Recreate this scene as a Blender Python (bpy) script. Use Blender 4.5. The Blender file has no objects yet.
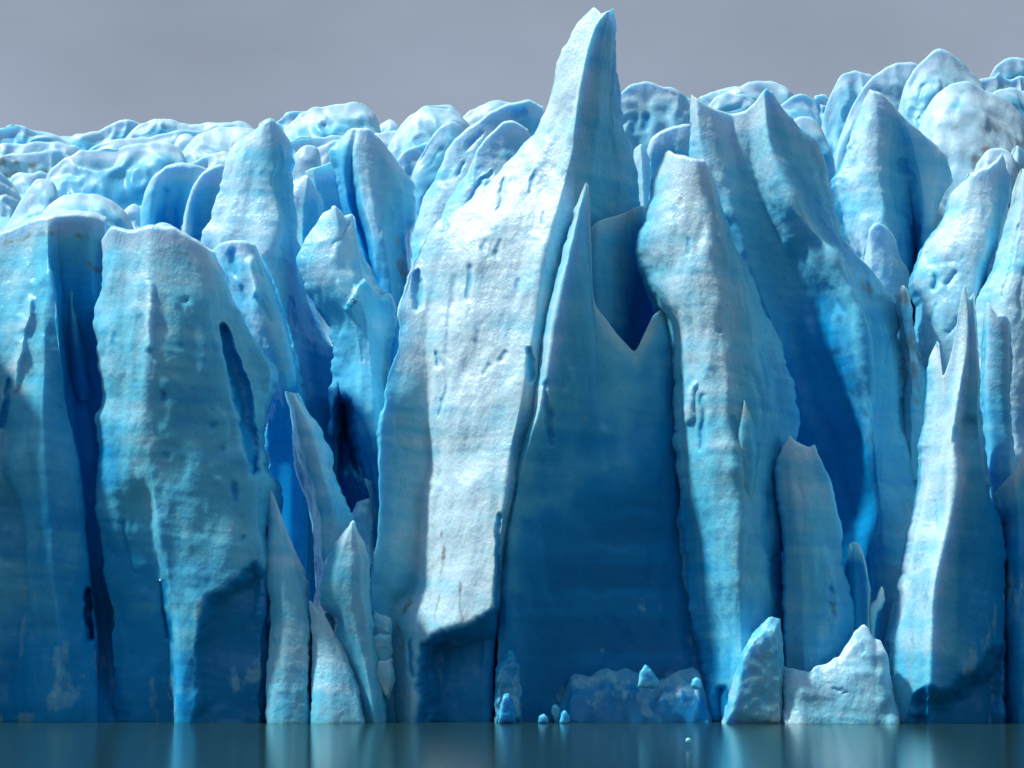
import bpy, math, random, os
import numpy as np
from mathutils import Vector

# ------------------------------------------------------------------ camera
W, H, F = 1024, 768, 2500.0
CAMZ = 4.0
PITCH = math.atan(271.0 / F)
scene = bpy.context.scene
cam = bpy.data.cameras.new("camera")
cam.sensor_width = 36.0
cam.lens = F * 36.0 / W
cam.clip_end = 20000
camo = bpy.data.objects.new("camera", cam)
camo.location = (0, 0, CAMZ)
camo.rotation_euler = (math.pi / 2 + PITCH, 0, 0)
scene.collection.objects.link(camo)
scene.camera = camo
CP, SP = math.cos(PITCH), math.sin(PITCH)


def at(px, py, Y):
    """Sight line through a picture point, met at distance Y (metres)."""
    cx = (np.asarray(px, float) - 512) / F
    cy = (384 - np.asarray(py, float)) / F
    dy = CP - cy * SP
    dz = SP + cy * CP
    k = Y / dy
    return np.stack([cx * k, Y + 0 * k, CAMZ + dz * k], -1)


# ------------------------------------------------------------------ noise
def _hash(ix, iy, iz, s):
    h = (ix * 374761393 + iy * 668265263 + iz * 2147483647 + s * 1274126177) & 0xFFFFFFFF
    h = ((h ^ (h >> 13)) * 1274126177) & 0xFFFFFFFF
    h = ((h ^ (h >> 16)) * 2246822519) & 0xFFFFFFFF
    return ((h ^ (h >> 15)) & 0xFFFFFF) / 16777215.0 * 2 - 1


def vnoise(p, s=0):
    i = np.floor(p).astype(np.int64)
    f = p - i
    u = f * f * f * (f * (f * 6 - 15) + 10)
    x, y, z = i[:, 0], i[:, 1], i[:, 2]
    r = 0
    for a in (0, 1):
        for b in (0, 1):
            for c in (0, 1):
                w = (u[:, 0] if a else 1 - u[:, 0]) * (u[:, 1] if b else 1 - u[:, 1]) * (u[:, 2] if c else 1 - u[:, 2])
                r = r + w * _hash(x + a, y + b, z + c, s)
    return r


def fbm(p, oct=3, s=0):
    r, a = 0, 1.0
    for k in range(oct):
        r = r + a * vnoise(p * (2.03 ** k) + 17.3 * k, s + k)
        a *= .5
    return r


def smooth(a, n, axis, closed):
    """n passes of a 1-2-1 filter"""
    for _ in range(n):
        if closed:
            a = .25 * np.roll(a, 1, axis) + .5 * a + .25 * np.roll(a, -1, axis)
        else:
            pad = [(0, 0)] * a.ndim
            pad[axis] = (1, 1)
            b = np.pad(a, pad, mode='edge')
            sl = lambda o: tuple(slice(o, o + a.shape[axis]) if k == axis else slice(None) for k in range(a.ndim))
            c = .25 * b[sl(0)] + .5 * b[sl(1)] + .25 * b[sl(2)]
            first = tuple(slice(0, 1) if k == axis else slice(None) for k in range(a.ndim))
            last = tuple(slice(-1, None) if k == axis else slice(None) for k in range(a.ndim))
            c[first] = a[first]
            c[last] = a[last]
            a = c
    return a


def sstep(x, a=0.0, b=1.0):
    t = np.clip((x - a) / (b - a), 0, 1)
    return t * t * (3 - 2 * t)


def curve(pts, n):
    """Catmull-Rom through pts (chord length), n samples"""
    P = np.asarray(pts, float)
    if len(P) == 1:
        return np.repeat(P, n, 0)
    d = np.sqrt(((P[1:] - P[:-1]) ** 2).sum(1)) + 1e-6
    s = np.concatenate([[0], np.cumsum(d)])
    m = np.zeros_like(P)
    m[1:-1] = (P[2:] - P[:-2]) / (s[2:] - s[:-2])[:, None]
    m[0] = (P[1] - P[0]) / d[0]
    m[-1] = (P[-1] - P[-2]) / d[-1]
    q = np.linspace(0, s[-1], n)
    k = np.clip(np.searchsorted(s, q, side='right') - 1, 0, len(d) - 1)
    h = d[k][:, None]
    t = ((q - s[k]) / d[k])[:, None]
    return ((2 * t ** 3 - 3 * t ** 2 + 1) * P[k] + (t ** 3 - 2 * t ** 2 + t) * h * m[k]
            + (-2 * t ** 3 + 3 * t ** 2) * P[k + 1] + (t ** 3 - t ** 2) * h * m[k + 1])


def knots(v, n):
    v = np.atleast_1d(np.asarray(v, float))
    if len(v) == 1:
        return np.full(n, v[0])
    t = np.linspace(0, len(v) - 1, n)
    k = np.clip(t.astype(int), 0, len(v) - 2)
    f = t - k
    f = f * f * (3 - 2 * f) * .5 + f * .5
    return v[k] * (1 - f) + v[k + 1] * f


def R(pts, d=0.0, f=0.2):
    return (pts, d, f)


def seg_dist(x, y, pts):
    best = np.full(x.shape, 1e9)
    tpar = np.zeros(x.shape)
    n = len(pts) - 1
    for i in range(n):
        ax, ay = pts[i][:2]
        bx, by = pts[i + 1][:2]
        L = (bx - ax) ** 2 + (by - ay) ** 2 + 1e-9
        t = np.clip(((x - ax) * (bx - ax) + (y - ay) * (by - ay)) / L, 0, 1)
        dd = np.hypot(x - ax - t * (bx - ax), y - ay - t * (by - ay))
        m = dd < best
        best[m] = dd[m]
        tpar[m] = ((i + t) / n)[m]
    return best, tpar


def poly_sd(x, y, poly):
    """distance inside a polygon, 0 outside"""
    d, _ = seg_dist(x, y, list(poly) + [poly[0]])
    ins = np.zeros(x.shape, bool)
    n = len(poly)
    for i in range(n):
        x1, y1 = poly[i]
        x2, y2 = poly[(i + 1) % n]
        c = ((y1 > y) != (y2 > y)) & (x < (x2 - x1) * (y - y1) / (y2 - y1 + 1e-12) + x1)
        ins ^= c
    return np.where(ins, d, 0)


def tag(o, label, cat, group=None, kind=None):
    if label:
        o["label"] = label
    if cat:
        o["category"] = cat
    if group:
        o["group"] = group
    if kind:
        o["kind"] = kind
    return o


PAL = {0: ((.54, .75, .84), (.13, .58, .78), (.006, .34, .70)),
       1: ((.46, .66, .76), (.16, .52, .70), (.03, .36, .64))}


def ice_tint(V, a, pal):
    """Ice colour plus painted shade: pale weathered crust, clear blue ice, frost flakes, sediment"""
    crust, mid, blue = [np.array(c) for c in PAL[pal]]
    f, dirt, frost = a['fresh'], a['dirt'], a['frost']
    sq = np.array([1, 1, .5])
    n = f + .12 * fbm(V * .25 + 3, 3, 101) + .08 * fbm(V * 1.2 * sq, 4, 111) + .11 * fbm(V * np.array([.06, .06, 1.5]) + .1 * V[:, :1], 3, 121)
    n = np.clip(n, 0, 1.2)
    k1 = sstep(n, -.05, .55)[:, None]
    k2 = sstep(n, .42, 1.0)[:, None]
    c = crust * (1 - k1) + mid * k1
    c = c * (1 - k2) + blue * k2
    cl = np.clip(a.get('clear', 0 * f), 0, 1)[:, None]  # 'clear' is the amount of painted shade
    c = c * (1 - cl) + np.array([.007, .20, .44]) * cl  # dark blue laid over recesses and the wall's foot as painted shade
    fl = sstep(frost + .75 * fbm(V * 1.5 * sq + 9, 5, 131), .42, .68) * sstep(frost, .02, .2)
    fl = fl * (.55 + .4 * fbm(V * 3.1, 3, 133))
    fl = np.clip(fl, 0, 1)
    c = c * (1 - fl[:, None]) + np.array([.22, .55, .69]) * fl[:, None]
    dd = sstep(dirt * (1 + .9 * fbm(V * np.array([2.2, 2.2, 1.3]), 4, 141)), .1, 1.1)
    c = c * (1 - .8 * dd[:, None]) + np.array([.21, .20, .18]) * .8 * dd[:, None]
    return c, np.clip(n * (1 - fl), 0, 1)


def mesh_obj(name, V, faces, mat, attrs=None, parent=None, origin=None):
    V = np.asarray(V, float)
    if origin is None:
        origin = np.array([V[:, 0].mean(), V[:, 1].mean(), max(V[:, 2].min(), 0)])
    me = bpy.data.meshes.new(name)
    me.from_pydata((V - origin).tolist(), [], faces if isinstance(faces, list) else faces.tolist())
    if attrs:
        tint, fr = ice_tint(V, attrs, attrs.get('pal', 0))
        c4 = np.concatenate([tint, np.ones((len(V), 1))], 1).astype(np.float32)
        ca = me.attributes.new('tint', 'FLOAT_COLOR', 'POINT')
        ca.data.foreach_set('color', c4.ravel())
        fa = me.attributes.new('fresh', 'FLOAT', 'POINT')
        fa.data.foreach_set('value', fr.astype(np.float32))
    me.polygons.foreach_set('use_smooth', [True] * len(me.polygons))
    me.materials.append(mat)
    me.update()
    o = bpy.data.objects.new(name, me)
    o.location = origin
    scene.collection.objects.link(o)
    if parent:
        o.parent = parent
        o.location = Vector(origin) - parent.location
    return o


SEED = [1]


def ice(name, label, cat, Y0, ribs, group=None, T=5.0, crest=.35, soft=.24, res=.12, rough=1.0,
        pits=(), notches=(), stains=(), patches=(), below=1.5, lean=0.0, fres=0.10, mat=None, down=True, fine=1.0, parent=None, wet=.3, ridge=0.0):
    """One body of ice: vertical ribs (top to bottom) give its front, a real back closes it behind."""
    SEED[0] += 7
    seed = SEED[0]
    scale = Y0 / F
    hmax = 0
    for pts, d, f in ribs:
        P = np.asarray(pts, float)
        hmax = max(hmax, np.sqrt(((P[1:] - P[:-1]) ** 2).sum(1)).sum() * scale)
    nv = int(max(24, min(420, hmax / res)))
    nr = len(ribs)
    C = np.zeros((nv, nr, 4))
    for i, (pts, d, f) in enumerate(ribs):
        C[:, i, :2] = curve(pts, nv)
        C[:, i, 2] = knots(d, nv)
        C[:, i, 3] = knots(f, nv)
    # resample across
    wid = np.abs(np.diff(C[:, :, 0], axis=1)).max(0) * scale + np.abs(np.diff(C[:, :, 2], axis=1)).max(0) * .7
    cnt = np.maximum(3, (wid / res).astype(int))
    cols = []
    for i in range(nr - 1):
        for k in range(cnt[i]):
            t = k / cnt[i]
            cols.append(C[:, i] * (1 - t) + C[:, i + 1] * t)
    cols.append(C[:, -1])
    G = np.stack(cols, 1)
    nf = G.shape[1]
    ns = int(max(1, (soft / res) ** 2 * 2))
    ns = min(ns, 60)
    jy = G[:, :, 1]
    jp = np.stack([jy.ravel() / 13, np.full(jy.size, seed * .37), G[:, :, 0].ravel() / 30], 1)
    jit = (2.0 * fbm(jp, 2, seed + 8) + .9 * fbm(jp * 3.1, 2, seed + 9)).reshape(jy.shape) * min(1, rough)
    wj = np.abs(np.linspace(-1, 1, G.shape[1]))[None, :] ** 5
    G[:, :, 0] += jit * wj * np.clip(np.linspace(0, 1, nv) * 25, 0, 1)[:, None]
    tp = np.stack([G[0, :, 0] / 5, np.full(G.shape[1], seed * .7), 0 * G[0, :, 0]], 1)
    G[:, :, 1] += ((2.4 if mat is MAT.get('far') else 1.3) * fbm(tp, 3, seed + 12) * min(1, rough))[None, :] * np.exp(-np.linspace(0, 1, nv) * 40)[:, None]
    G = smooth(G, ns, 1, False)
    G[:, :, 2:] = smooth(G[:, :, 2:], ns, 0, False)
    px, py = G[:, :, 0].copy(), G[:, :, 1].copy()
    fr = G[:, :, 3] + fres
    depth_m = (G[:, :, 1] - G[:1, :, 1]) * scale          # old crust along the crest
    fr = fr * (.3 + .7 * sstep(depth_m, .15, 1.6))
    d = G[:, :, 2].copy()
    fpx, fpy = px.ravel(), py.ravel()
    # wobble the look-up so carved shapes get natural edges
    wp = np.stack([fpx * .06, fpy * .06, np.full(fpx.shape, seed * 1.7)], 1)
    wx = fpx + 2.2 * fbm(wp, 2, seed) + .7 * fbm(wp * 4.5, 2, seed + 5)
    wy = fpy + 3.5 * fbm(wp + 40, 2, seed + 3) + 1.0 * fbm(wp * 4.5 + 40, 2, seed + 6)
    dirt = np.zeros(px.shape)
    frost = np.zeros(px.shape)
    clear = np.zeros(px.shape)  # amount of shade painted into undercuts, cave and lower faces
    for pit in pits:
        pts, w, dep = pit[:3]
        ff = pit[3] if len(pit) > 3 else .6
        w = np.atleast_1d(w).astype(float)
        if w.max() <= 9 and 0 < dep <= 1.6:
            w, dep, ff = w * .95, dep * .36, ff * .6
        dd, tt = seg_dist(wx, wy, pts if len(pts) > 1 else [pts[0], (pts[0][0] + .01, pts[0][1])])
        ww = np.interp(tt, np.linspace(0, 1, len(w)), w)
        m = sstep(1 - dd / (ww + 1e-6), 0, 1).reshape(px.shape)
        d += dep * m
        fr += ff * m
    for nch in notches:
        poly, dep, feather, ff = nch[:4]
        shade_soft = nch[4] if len(nch) > 4 else 5
        s = poly_sd(wx, wy, poly)
        m = sstep(s / feather).reshape(px.shape)
        d += dep * m
        fr += ff * sstep(s / min(feather, 6)).reshape(px.shape)
        clear = np.maximum(clear, ((.55 if shade_soft < 20 else .9) * sstep(s / shade_soft) * (1 if shade_soft < 20 else np.clip(.75 + .5 * fbm(np.stack([fpx / 160, wy / 9, 0 * fpx + seed], 1), 3, seed + 90), 0, 1))).reshape(px.shape))
    for pts, w, amt in stains:
        dd, tt = seg_dist(wx, wy, pts if len(pts) > 1 else [pts[0], (pts[0][0] + .01, pts[0][1])])
        dirt += amt * sstep(1 - dd / w).reshape(px.shape)
    for pts, w, amt in patches:
        dd, tt = seg_dist(wx, wy, pts if len(pts) > 1 else [pts[0], (pts[0][0] + .01, pts[0][1])])
        frost += amt * sstep(1 - dd / w).reshape(px.shape)
    FW = at(px, py, Y0 + d)                      # front, world
    FWs = at(px, py, Y0 + smooth(G[:, :, 2], 6, 1, False))
    v = np.linspace(0, 1, nv)[:, None]
    t = crest + T * v ** .65
    rowmax = FW[:, :, 1].max(1, keepdims=True)
    bl = sstep(v / .25)
    yb = (FWs[:, :, 1] + t) * (1 - bl) + np.maximum(rowmax + .6 * t, FWs[:, :, 1] + t) * bl
    BW = FW.copy()
    BW[:, :, 1] = yb
    BW[:, :, 2] -= (lean * v)
    # closed loop: front left->right, side, back right->left, side
    def side(a, b, n=3):
        return [a * (1 - (k + 1) / (n + 1)) + b * ((k + 1) / (n + 1)) for k in range(n)]
    bk = BW[:, ::-1][:, ::2]
    nS = 3
    L = [FW] + [s[:, None] for s in side(FW[:, -1], bk[:, 0], nS)] + [bk] + [s[:, None] for s in side(bk[:, -1], FW[:, 0], nS)]
    M = np.concatenate(L, 1)
    nl = M.shape[1]
    ext = lambda a, val: np.concatenate([a] + [np.full((nv, nl - nf), val)], 1)
    fr = ext(fr, float(np.mean(fr)))
    dirt = ext(dirt, 0)
    frost = ext(frost, 0)
    clear = ext(clear, 0)
    M = smooth(M, 2, 1, True)
    # extension below
    if down:
        low = M[-1:].copy()
        low[:, :, 2] = np.minimum(low[:, :, 2] - below, -below)
        nlow = 3
        add = [M[-1:] * (1 - (k + 1) / nlow) + low * ((k + 1) / nlow) for k in range(nlow)]
        M = np.concatenate([M] + add, 0)
        rep = lambda a: np.concatenate([a, np.repeat(a[-1:], nlow, 0)], 0)
        fr, dirt, frost, clear = rep(fr), rep(dirt), rep(frost), rep(clear)
    n2 = M.shape[0]
    # crest rows
    b_idx = nf + nS + np.clip(((nf - 1 - np.arange(nf)) / 2).round().astype(int), 0, bk.shape[1] - 1)
    # displacement along normals
    du = np.roll(M, -1, 1) - np.roll(M, 1, 1)
    dv = np.gradient(M, axis=0)
    N = np.cross(du, dv)
    N /= np.linalg.norm(N, axis=2, keepdims=True) + 1e-9
    # outward check: front should face -y
    if N[n2 // 2, nf // 2, 1] > 0:
        N = -N
    Nf = smooth(N, 3, 1, True).reshape(-1, 3)
    p = M.reshape(-1, 3)
    tilt = p + np.stack([0 * p[:, 0], 0 * p[:, 0], .12 * p[:, 0] + .2 * p[:, 1]], 1)
    q = scale / .06
    e = np.minimum(1, .25 + np.linspace(0, 1, n2) * 6)[:, None].repeat(nl, 1).ravel()
    warp = fbm(p / 2.2 + seed, 2, seed)[:, None] * .35
    f_ = np.clip(fr.ravel(), 0, 1)
    worn = 1 - .6 * f_                              # weathered faces are rougher than fresh breaks
    disp = (.30 * fbm(p / (4.2 * q) + seed * 3.1, 2, seed)
            + .12 * fbm(p * np.array([.8, .8, .12]) / q + seed + warp, 2, seed + 20)
            - .055 * np.abs(fbm(p * np.array([1.2, 1.2, .6]) / q + warp, 2, seed + 40)) * worn
            +   .020 * fbm(p * np.array([2.6, 2.6, 2.0]) / q, 2, seed + 50) * fine * worn
            + .007 * fbm(p * np.array([5.5, 5.5, 4.5]) / q, 2, seed + 55) * fine * worn
            + .016 * vnoise(tilt * np.array([.15, .15, 2.4]), seed + 60)
            + .009 * vnoise(tilt * np.array([.3, .3, 5.5]), seed + 61))
    if ridge:
        rp = (p + p[:, 2:3] * np.array([.5, 0, 0])) * np.array([.38, .38, .16]) / q + .6 * fbm(p / (2.5 * q), 2, seed + 71)[:, None]
        rn = 1 - np.abs(fbm(rp + seed, 2, seed + 70)) * 1.6
        disp = disp + ridge * (rn - .6)
    p = p + Nf * (disp * e * rough * q ** .7)[:, None]
    M = p.reshape(M.shape)
    # crest: one line midway between front top and back top, raised a little
    mid = .5 * (M[0, :nf] + M[0, b_idx])
    mid[:, 2] += crest * .35
    V = np.concatenate([M.reshape(-1, 3), mid], 0)
    idx = np.arange(n2 * nl).reshape(n2, nl)
    a = idx[:-1]
    b = idx[1:]
    a2, b2 = np.roll(a, -1, 1), np.roll(b, -1, 1)
    quads = np.stack([a, b, b2, a2], -1).reshape(-1, 4)
    faces = quads.tolist()
    mi = n2 * nl + np.arange(nf)
    for k in range(nf - 1):
        faces.append([int(mi[k]), int(k), int(k + 1), int(mi[k + 1])])
    nb = bk.shape[1]
    for k in range(nb - 1):                     # back row, right to left
        ba, bb = nf + nS + k, nf + nS + k + 1
        ia = nf - 1 - 2 * k
        ib = max(ia - 2, 0)
        ring = [int(mi[ia])] + [int(ba), int(bb)] + [int(mi[j]) for j in range(ib, ia)]
        faces.append(ring)
    faces.append([int(nf - 1)] + [int(nf + s) for s in range(nS + 1)] + [int(mi[nf - 1])])
    lastb = nf + nS + nb - 1
    faces.append([int(lastb)] + [int(lastb + 1 + s) for s in range(nS)] + [0] + [int(mi[j]) for j in range(0, max(nf - 1 - 2 * (nb - 1), 0) + 1)])
    if down and Y0 < 160:                           # wave washed bluer belt at the waterline, also painting in the wall's lower shade
        zz = M[:, :, 2].ravel() + 2.6 * fbm(M.reshape(-1, 3) * np.array([.35, .35, .2]), 3, 77)
        fr = fr + (wet * sstep(7.5 - zz, 0, 7)).reshape(fr.shape)
    att = {}
    att['pal'] = 1 if mat is MAT['far'] else 0
    for nm, arr in (('fresh', fr), ('dirt', dirt), ('frost', frost), ('clear', clear)):  # 'clear' carries the painted shade
        arr = np.clip(arr, 0, 1.5)
        att[nm] = np.concatenate([arr.ravel(), arr[0, :nf]])
    o = mesh_obj(name, V, faces, mat or MAT['ice'], att, parent)
    return tag(o, label, cat, group)


def hump(name, label, cat, Y0, outline, yb, b=.3, slope=-1.2, fr=.25, group='ice humps on the glacier behind the front', **kw):
    """A broad ice ridge from its crest line: thin weathered crest, bluer face below it"""
    O = np.asarray(outline, float)
    rnd = random.Random(int(O.sum() * 10))
    wd, ht = O[-1, 0] - O[0, 0], max(O[0, 1], O[-1, 1]) - O[:, 1].min()
    O = np.concatenate([[[O[0, 0] - .10 * wd, O[0, 1] + .7 * ht + 4]], O, [[O[-1, 0] + .10 * wd, O[-1, 1] + .7 * ht + 4]]])
    ribs = []
    cr = curve(O, len(O) + 4)
    s = np.linspace(-1, 1, len(cr))
    wob = [rnd.uniform(-.5, .5) for _ in cr]
    for i, (x, y) in enumerate(cr):
        k = 1 - abs(s[i]) ** 2.5
        dep = (np.array([0, .25, .5, .75, .9, 1.0]) * slope * (.4 + .6 * k) - b * k * np.array([0, .55, .85, 1, 1, 1])
               + wob[i] * 1.1 * np.array([0, .25, .6, 1, 1, 1]))
        hy = max(yb, y + 14) - y
        sl = rnd.uniform(-3, 6)
        yy = [(x, y), (x + sl * .1, y + 3 + .03 * hy), (x + sl * .4, y + .2 * hy), (x + sl, y + .5 * hy), (x + sl, y + .75 * hy), (x + sl, y + hy)]
        ribs.append(R(yy, dep, [fr * .25, fr * 1.1, fr * 1.5, fr * 1.6]))
    x0, x1, yt = O[0, 0], O[-1, 0], O[:, 1].min()
    pits = list(kw.pop('pits', ()))
    for _ in range(max(2, int((x1 - x0) / 16))):
        x = rnd.uniform(x0 + 6, x1 - 6)
        y = yt + rnd.uniform(8, 40)
        dx = rnd.uniform(-16, -3)
        pits.append(([(x, y), (x + dx * .5, y + rnd.uniform(2, 8)), (x + dx, y + rnd.uniform(8, 22))], [2, rnd.uniform(2.5, 4.5), 2], rnd.uniform(.12, .4), .15))
    kw.setdefault('res', max(.18, Y0 / F * 2.2))
    kw.setdefault('T', 6)
    kw.setdefault('mat', MAT['far'])
    kw.setdefault('soft', .2)
    kw.setdefault('crest', .25)
    kw.setdefault('rough', 1.1)
    kw.setdefault('ridge', .34 if Y0 > 205 else .16)
    kw.setdefault('fres', 0.05)
    return ice(name, label, cat, Y0, ribs, group, down=False, pits=pits, **kw)


def chunk(name, label, cat, Y0, outline, group=None, deep=1.2, rough=.05, fresh=.3):
    """A broken angular lump: faceted hull with its own thickness"""
    import bmesh
    SEED[0] += 7
    rnd = random.Random(SEED[0])
    O = np.asarray(outline, float)
    c = O.mean(0)
    pts = []
    for (x, y) in O:
        pts.append(at(x, y, Y0 + deep * rnd.uniform(.3, .6)))
        k = rnd.uniform(.6, .9)
        pts.append(at(c[0] + (x - c[0]) * k, c[1] + (y - c[1]) * k, Y0 + deep * rnd.uniform(0, .12)))
        k = rnd.uniform(.5, .9)
        pts.append(at(c[0] + (x - c[0]) * k, c[1] + (y - c[1]) * k, Y0 + deep * rnd.uniform(.8, 1)))
    bm = bmesh.new()
    for p in pts:
        bm.verts.new(p)
    r = bmesh.ops.convex_hull(bm, input=bm.verts)
    bmesh.ops.delete(bm, geom=list({g for g in r['geom_interior'] + r['geom_unused'] if isinstance(g, bmesh.types.BMVert)}), context='VERTS')
    bmesh.ops.triangulate(bm, faces=bm.faces[:])
    for _ in range(4):
        L = [e for e in bm.edges if e.calc_length() > .14]
        if not L or len(bm.verts) > 9000:
            break
        bmesh.ops.subdivide_edges(bm, edges=L, cuts=1)
        bmesh.ops.triangulate(bm, faces=bm.faces[:])
    for _ in range(1):
        bmesh.ops.smooth_vert(bm, verts=bm.verts[:], factor=.5, use_axis_x=True, use_axis_y=True, use_axis_z=True)
    bm.normal_update()
    V = np.array([v.co[:] for v in bm.verts])
    Nn = np.array([v.normal[:] for v in bm.verts])
    V = V + Nn * (rough * fbm(V * 2.4 + SEED[0], 3, SEED[0]))[:, None]
    bm.verts.index_update()
    faces = [[v.index for v in f.verts] for f in bm.faces]
    bm.free()
    n = len(V)
    fresh = fresh + .15 * fbm(V * 1.1, 2, SEED[0])
    o = mesh_obj(name, V, faces, MAT['ice'], {'pal': 0, 'fresh': fresh, 'dirt': np.zeros(n), 'frost': np.full(n, .35)})
    return tag(o, label, cat, group)


# ------------------------------------------------------------------ materials
MAT = {}


def nodes(name):
    m = bpy.data.materials.new(name)
    m.use_nodes = True
    nt = m.node_tree
    nt.nodes.clear()
    return m, nt


def N_(nt, t, **kw):
    n = nt.nodes.new(t)
    for k, v in kw.items():
        if k in n.inputs:
            n.inputs[k].default_value = v
        else:
            setattr(n, k, v)
    return n


def mixc(nt, fac, a, b):
    m = nt.nodes.new('ShaderNodeMix')
    m.data_type = 'RGBA'
    m.clamp_factor = True
    for s, v in ((0, fac), (6, a), (7, b)):
        if hasattr(v, 'is_linked') or isinstance(v, bpy.types.NodeSocket):
            nt.links.new(v, m.inputs[s])
        else:
            m.inputs[s].default_value = v if s == 0 else (*v, 1)
    return m.outputs[2]


def math_(nt, op, a, b=None, c=None, clamp=False):
    m = nt.nodes.new('ShaderNodeMath')
    m.operation = op
    m.use_clamp = clamp
    for i, v in enumerate((a, b, c)):
        if v is None:
            continue
        if isinstance(v, bpy.types.NodeSocket):
            nt.links.new(v, m.inputs[i])
        else:
            m.inputs[i].default_value = v
    return m.outputs[0]


def noise(nt, vec, scale, detail=3, rough=.55, sc3=None, dist=0):
    if sc3:
        mp = nt.nodes.new('ShaderNodeMapping')
        mp.inputs['Scale'].default_value = sc3
        nt.links.new(vec, mp.inputs[0])
        vec = mp.outputs[0]
    n = nt.nodes.new('ShaderNodeTexNoise')
    n.inputs['Scale'].default_value = scale
    n.inputs['Detail'].default_value = detail
    n.inputs['Roughness'].default_value = rough
    n.inputs['Distortion'].default_value = dist
    nt.links.new(vec, n.inputs['Vector'])
    return n.outputs['Fac']


def ramp(nt, v, a, b):
    m = nt.nodes.new('ShaderNodeMapRange')
    m.interpolation_type = 'SMOOTHSTEP'
    m.inputs[1].default_value = a
    m.inputs[2].default_value = b
    nt.links.new(v, m.inputs[0])
    return m.outputs[0]


def ice_material(name, sss=0.0, bump=1.0, dry=0.0):
    m, nt = nodes(name)
    out = N_(nt, 'ShaderNodeOutputMaterial')
    bs = N_(nt, 'ShaderNodeBsdfPrincipled')
    nt.links.new(bs.outputs[0], out.inputs[0])
    geo = nt.nodes.new('ShaderNodeNewGeometry')
    P = geo.outputs['Position']
    tint = N_(nt, 'ShaderNodeAttribute', attribute_name='tint').outputs['Color']
    fresh = N_(nt, 'ShaderNodeAttribute', attribute_name='fresh').outputs['Fac']
    fine = noise(nt, P, 5, 3, .7, (1, 1, .7))
    k = math_(nt, 'ADD', .93, math_(nt, 'MULTIPLY', fine, .14))
    vm = nt.nodes.new('ShaderNodeVectorMath')
    vm.operation = 'SCALE'
    nt.links.new(tint, vm.inputs[0])
    nt.links.new(k, vm.inputs['Scale'])
    nt.links.new(vm.outputs[0], bs.inputs['Base Color'])
    r = math_(nt, 'ADD', -.10 + dry, math_(nt, 'MULTIPLY', fine, .24))
    r = math_(nt, 'ADD', r, math_(nt, 'MULTIPLY', noise(nt, P, .35, 2, .6), .44), clamp=True)
    nt.links.new(r, bs.inputs['Roughness'])
    bs.inputs['IOR'].default_value = 1.36
    if sss:
        bs.inputs['Subsurface Weight'].default_value = sss
        bs.inputs['Subsurface Radius'].default_value = (.18, .8, 1.5)
        bs.inputs['Subsurface Scale'].default_value = .7
    worn = math_(nt, 'SUBTRACT', 1.1, fresh, clamp=True)
    h = math_(nt, 'MULTIPLY', fine, math_(nt, 'ADD', .03, math_(nt, 'MULTIPLY', worn, .085)))
    h = math_(nt, 'ADD', h, math_(nt, 'MULTIPLY', noise(nt, P, 1.0, 2, .5, (.3, .3, 4.5), .2), .014))
    bp = nt.nodes.new('ShaderNodeBump')
    bp.inputs['Strength'].default_value = .6 * bump
    bp.inputs['Distance'].default_value = 1.0
    nt.links.new(h, bp.inputs['Height'])
    nt.links.new(bp.outputs[0], bs.inputs['Normal'])
    return m


import os
MAT['ice'] = ice_material('glacier_ice', sss=.6)
MAT['far'] = ice_material('weathered_ice', sss=.6, bump=.6, dry=.18)

m, nt = nodes('lake_water')
out = N_(nt, 'ShaderNodeOutputMaterial')
bs = N_(nt, 'ShaderNodeBsdfPrincipled')
nt.links.new(bs.outputs[0], out.inputs[0])
geo = nt.nodes.new('ShaderNodeNewGeometry')
P = geo.outputs['Position']
bs.inputs['Base Color'].default_value = (.012, .040, .034, 1)
bs.inputs['Roughness'].default_value = .14
bs.inputs['IOR'].default_value = 1.33
h = math_(nt, 'MULTIPLY', noise(nt, P, 1.3, 5, .66, (1, .4, 1)), .26)
h = math_(nt, 'ADD', h, math_(nt, 'MULTIPLY', noise(nt, P, .2, 3, .5, (1, .5, 1)), .25))
bp = nt.nodes.new('ShaderNodeBump')
bp.inputs['Strength'].default_value = .8
nt.links.new(h, bp.inputs['Height'])
nt.links.new(bp.outputs[0], bs.inputs['Normal'])
MAT['water'] = m

# ------------------------------------------------------------------ setting
WX = [(-3000, -400, 0), (3000, -400, 0), (3000, 4000, 0), (-3000, 4000, 0)]
o = mesh_obj('lake_water', WX, [[0, 1, 2, 3]], MAT['water'], origin=np.zeros(3))
tag(o, 'dark grey green lake water below the ice front', 'lake', kind='structure')


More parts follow.
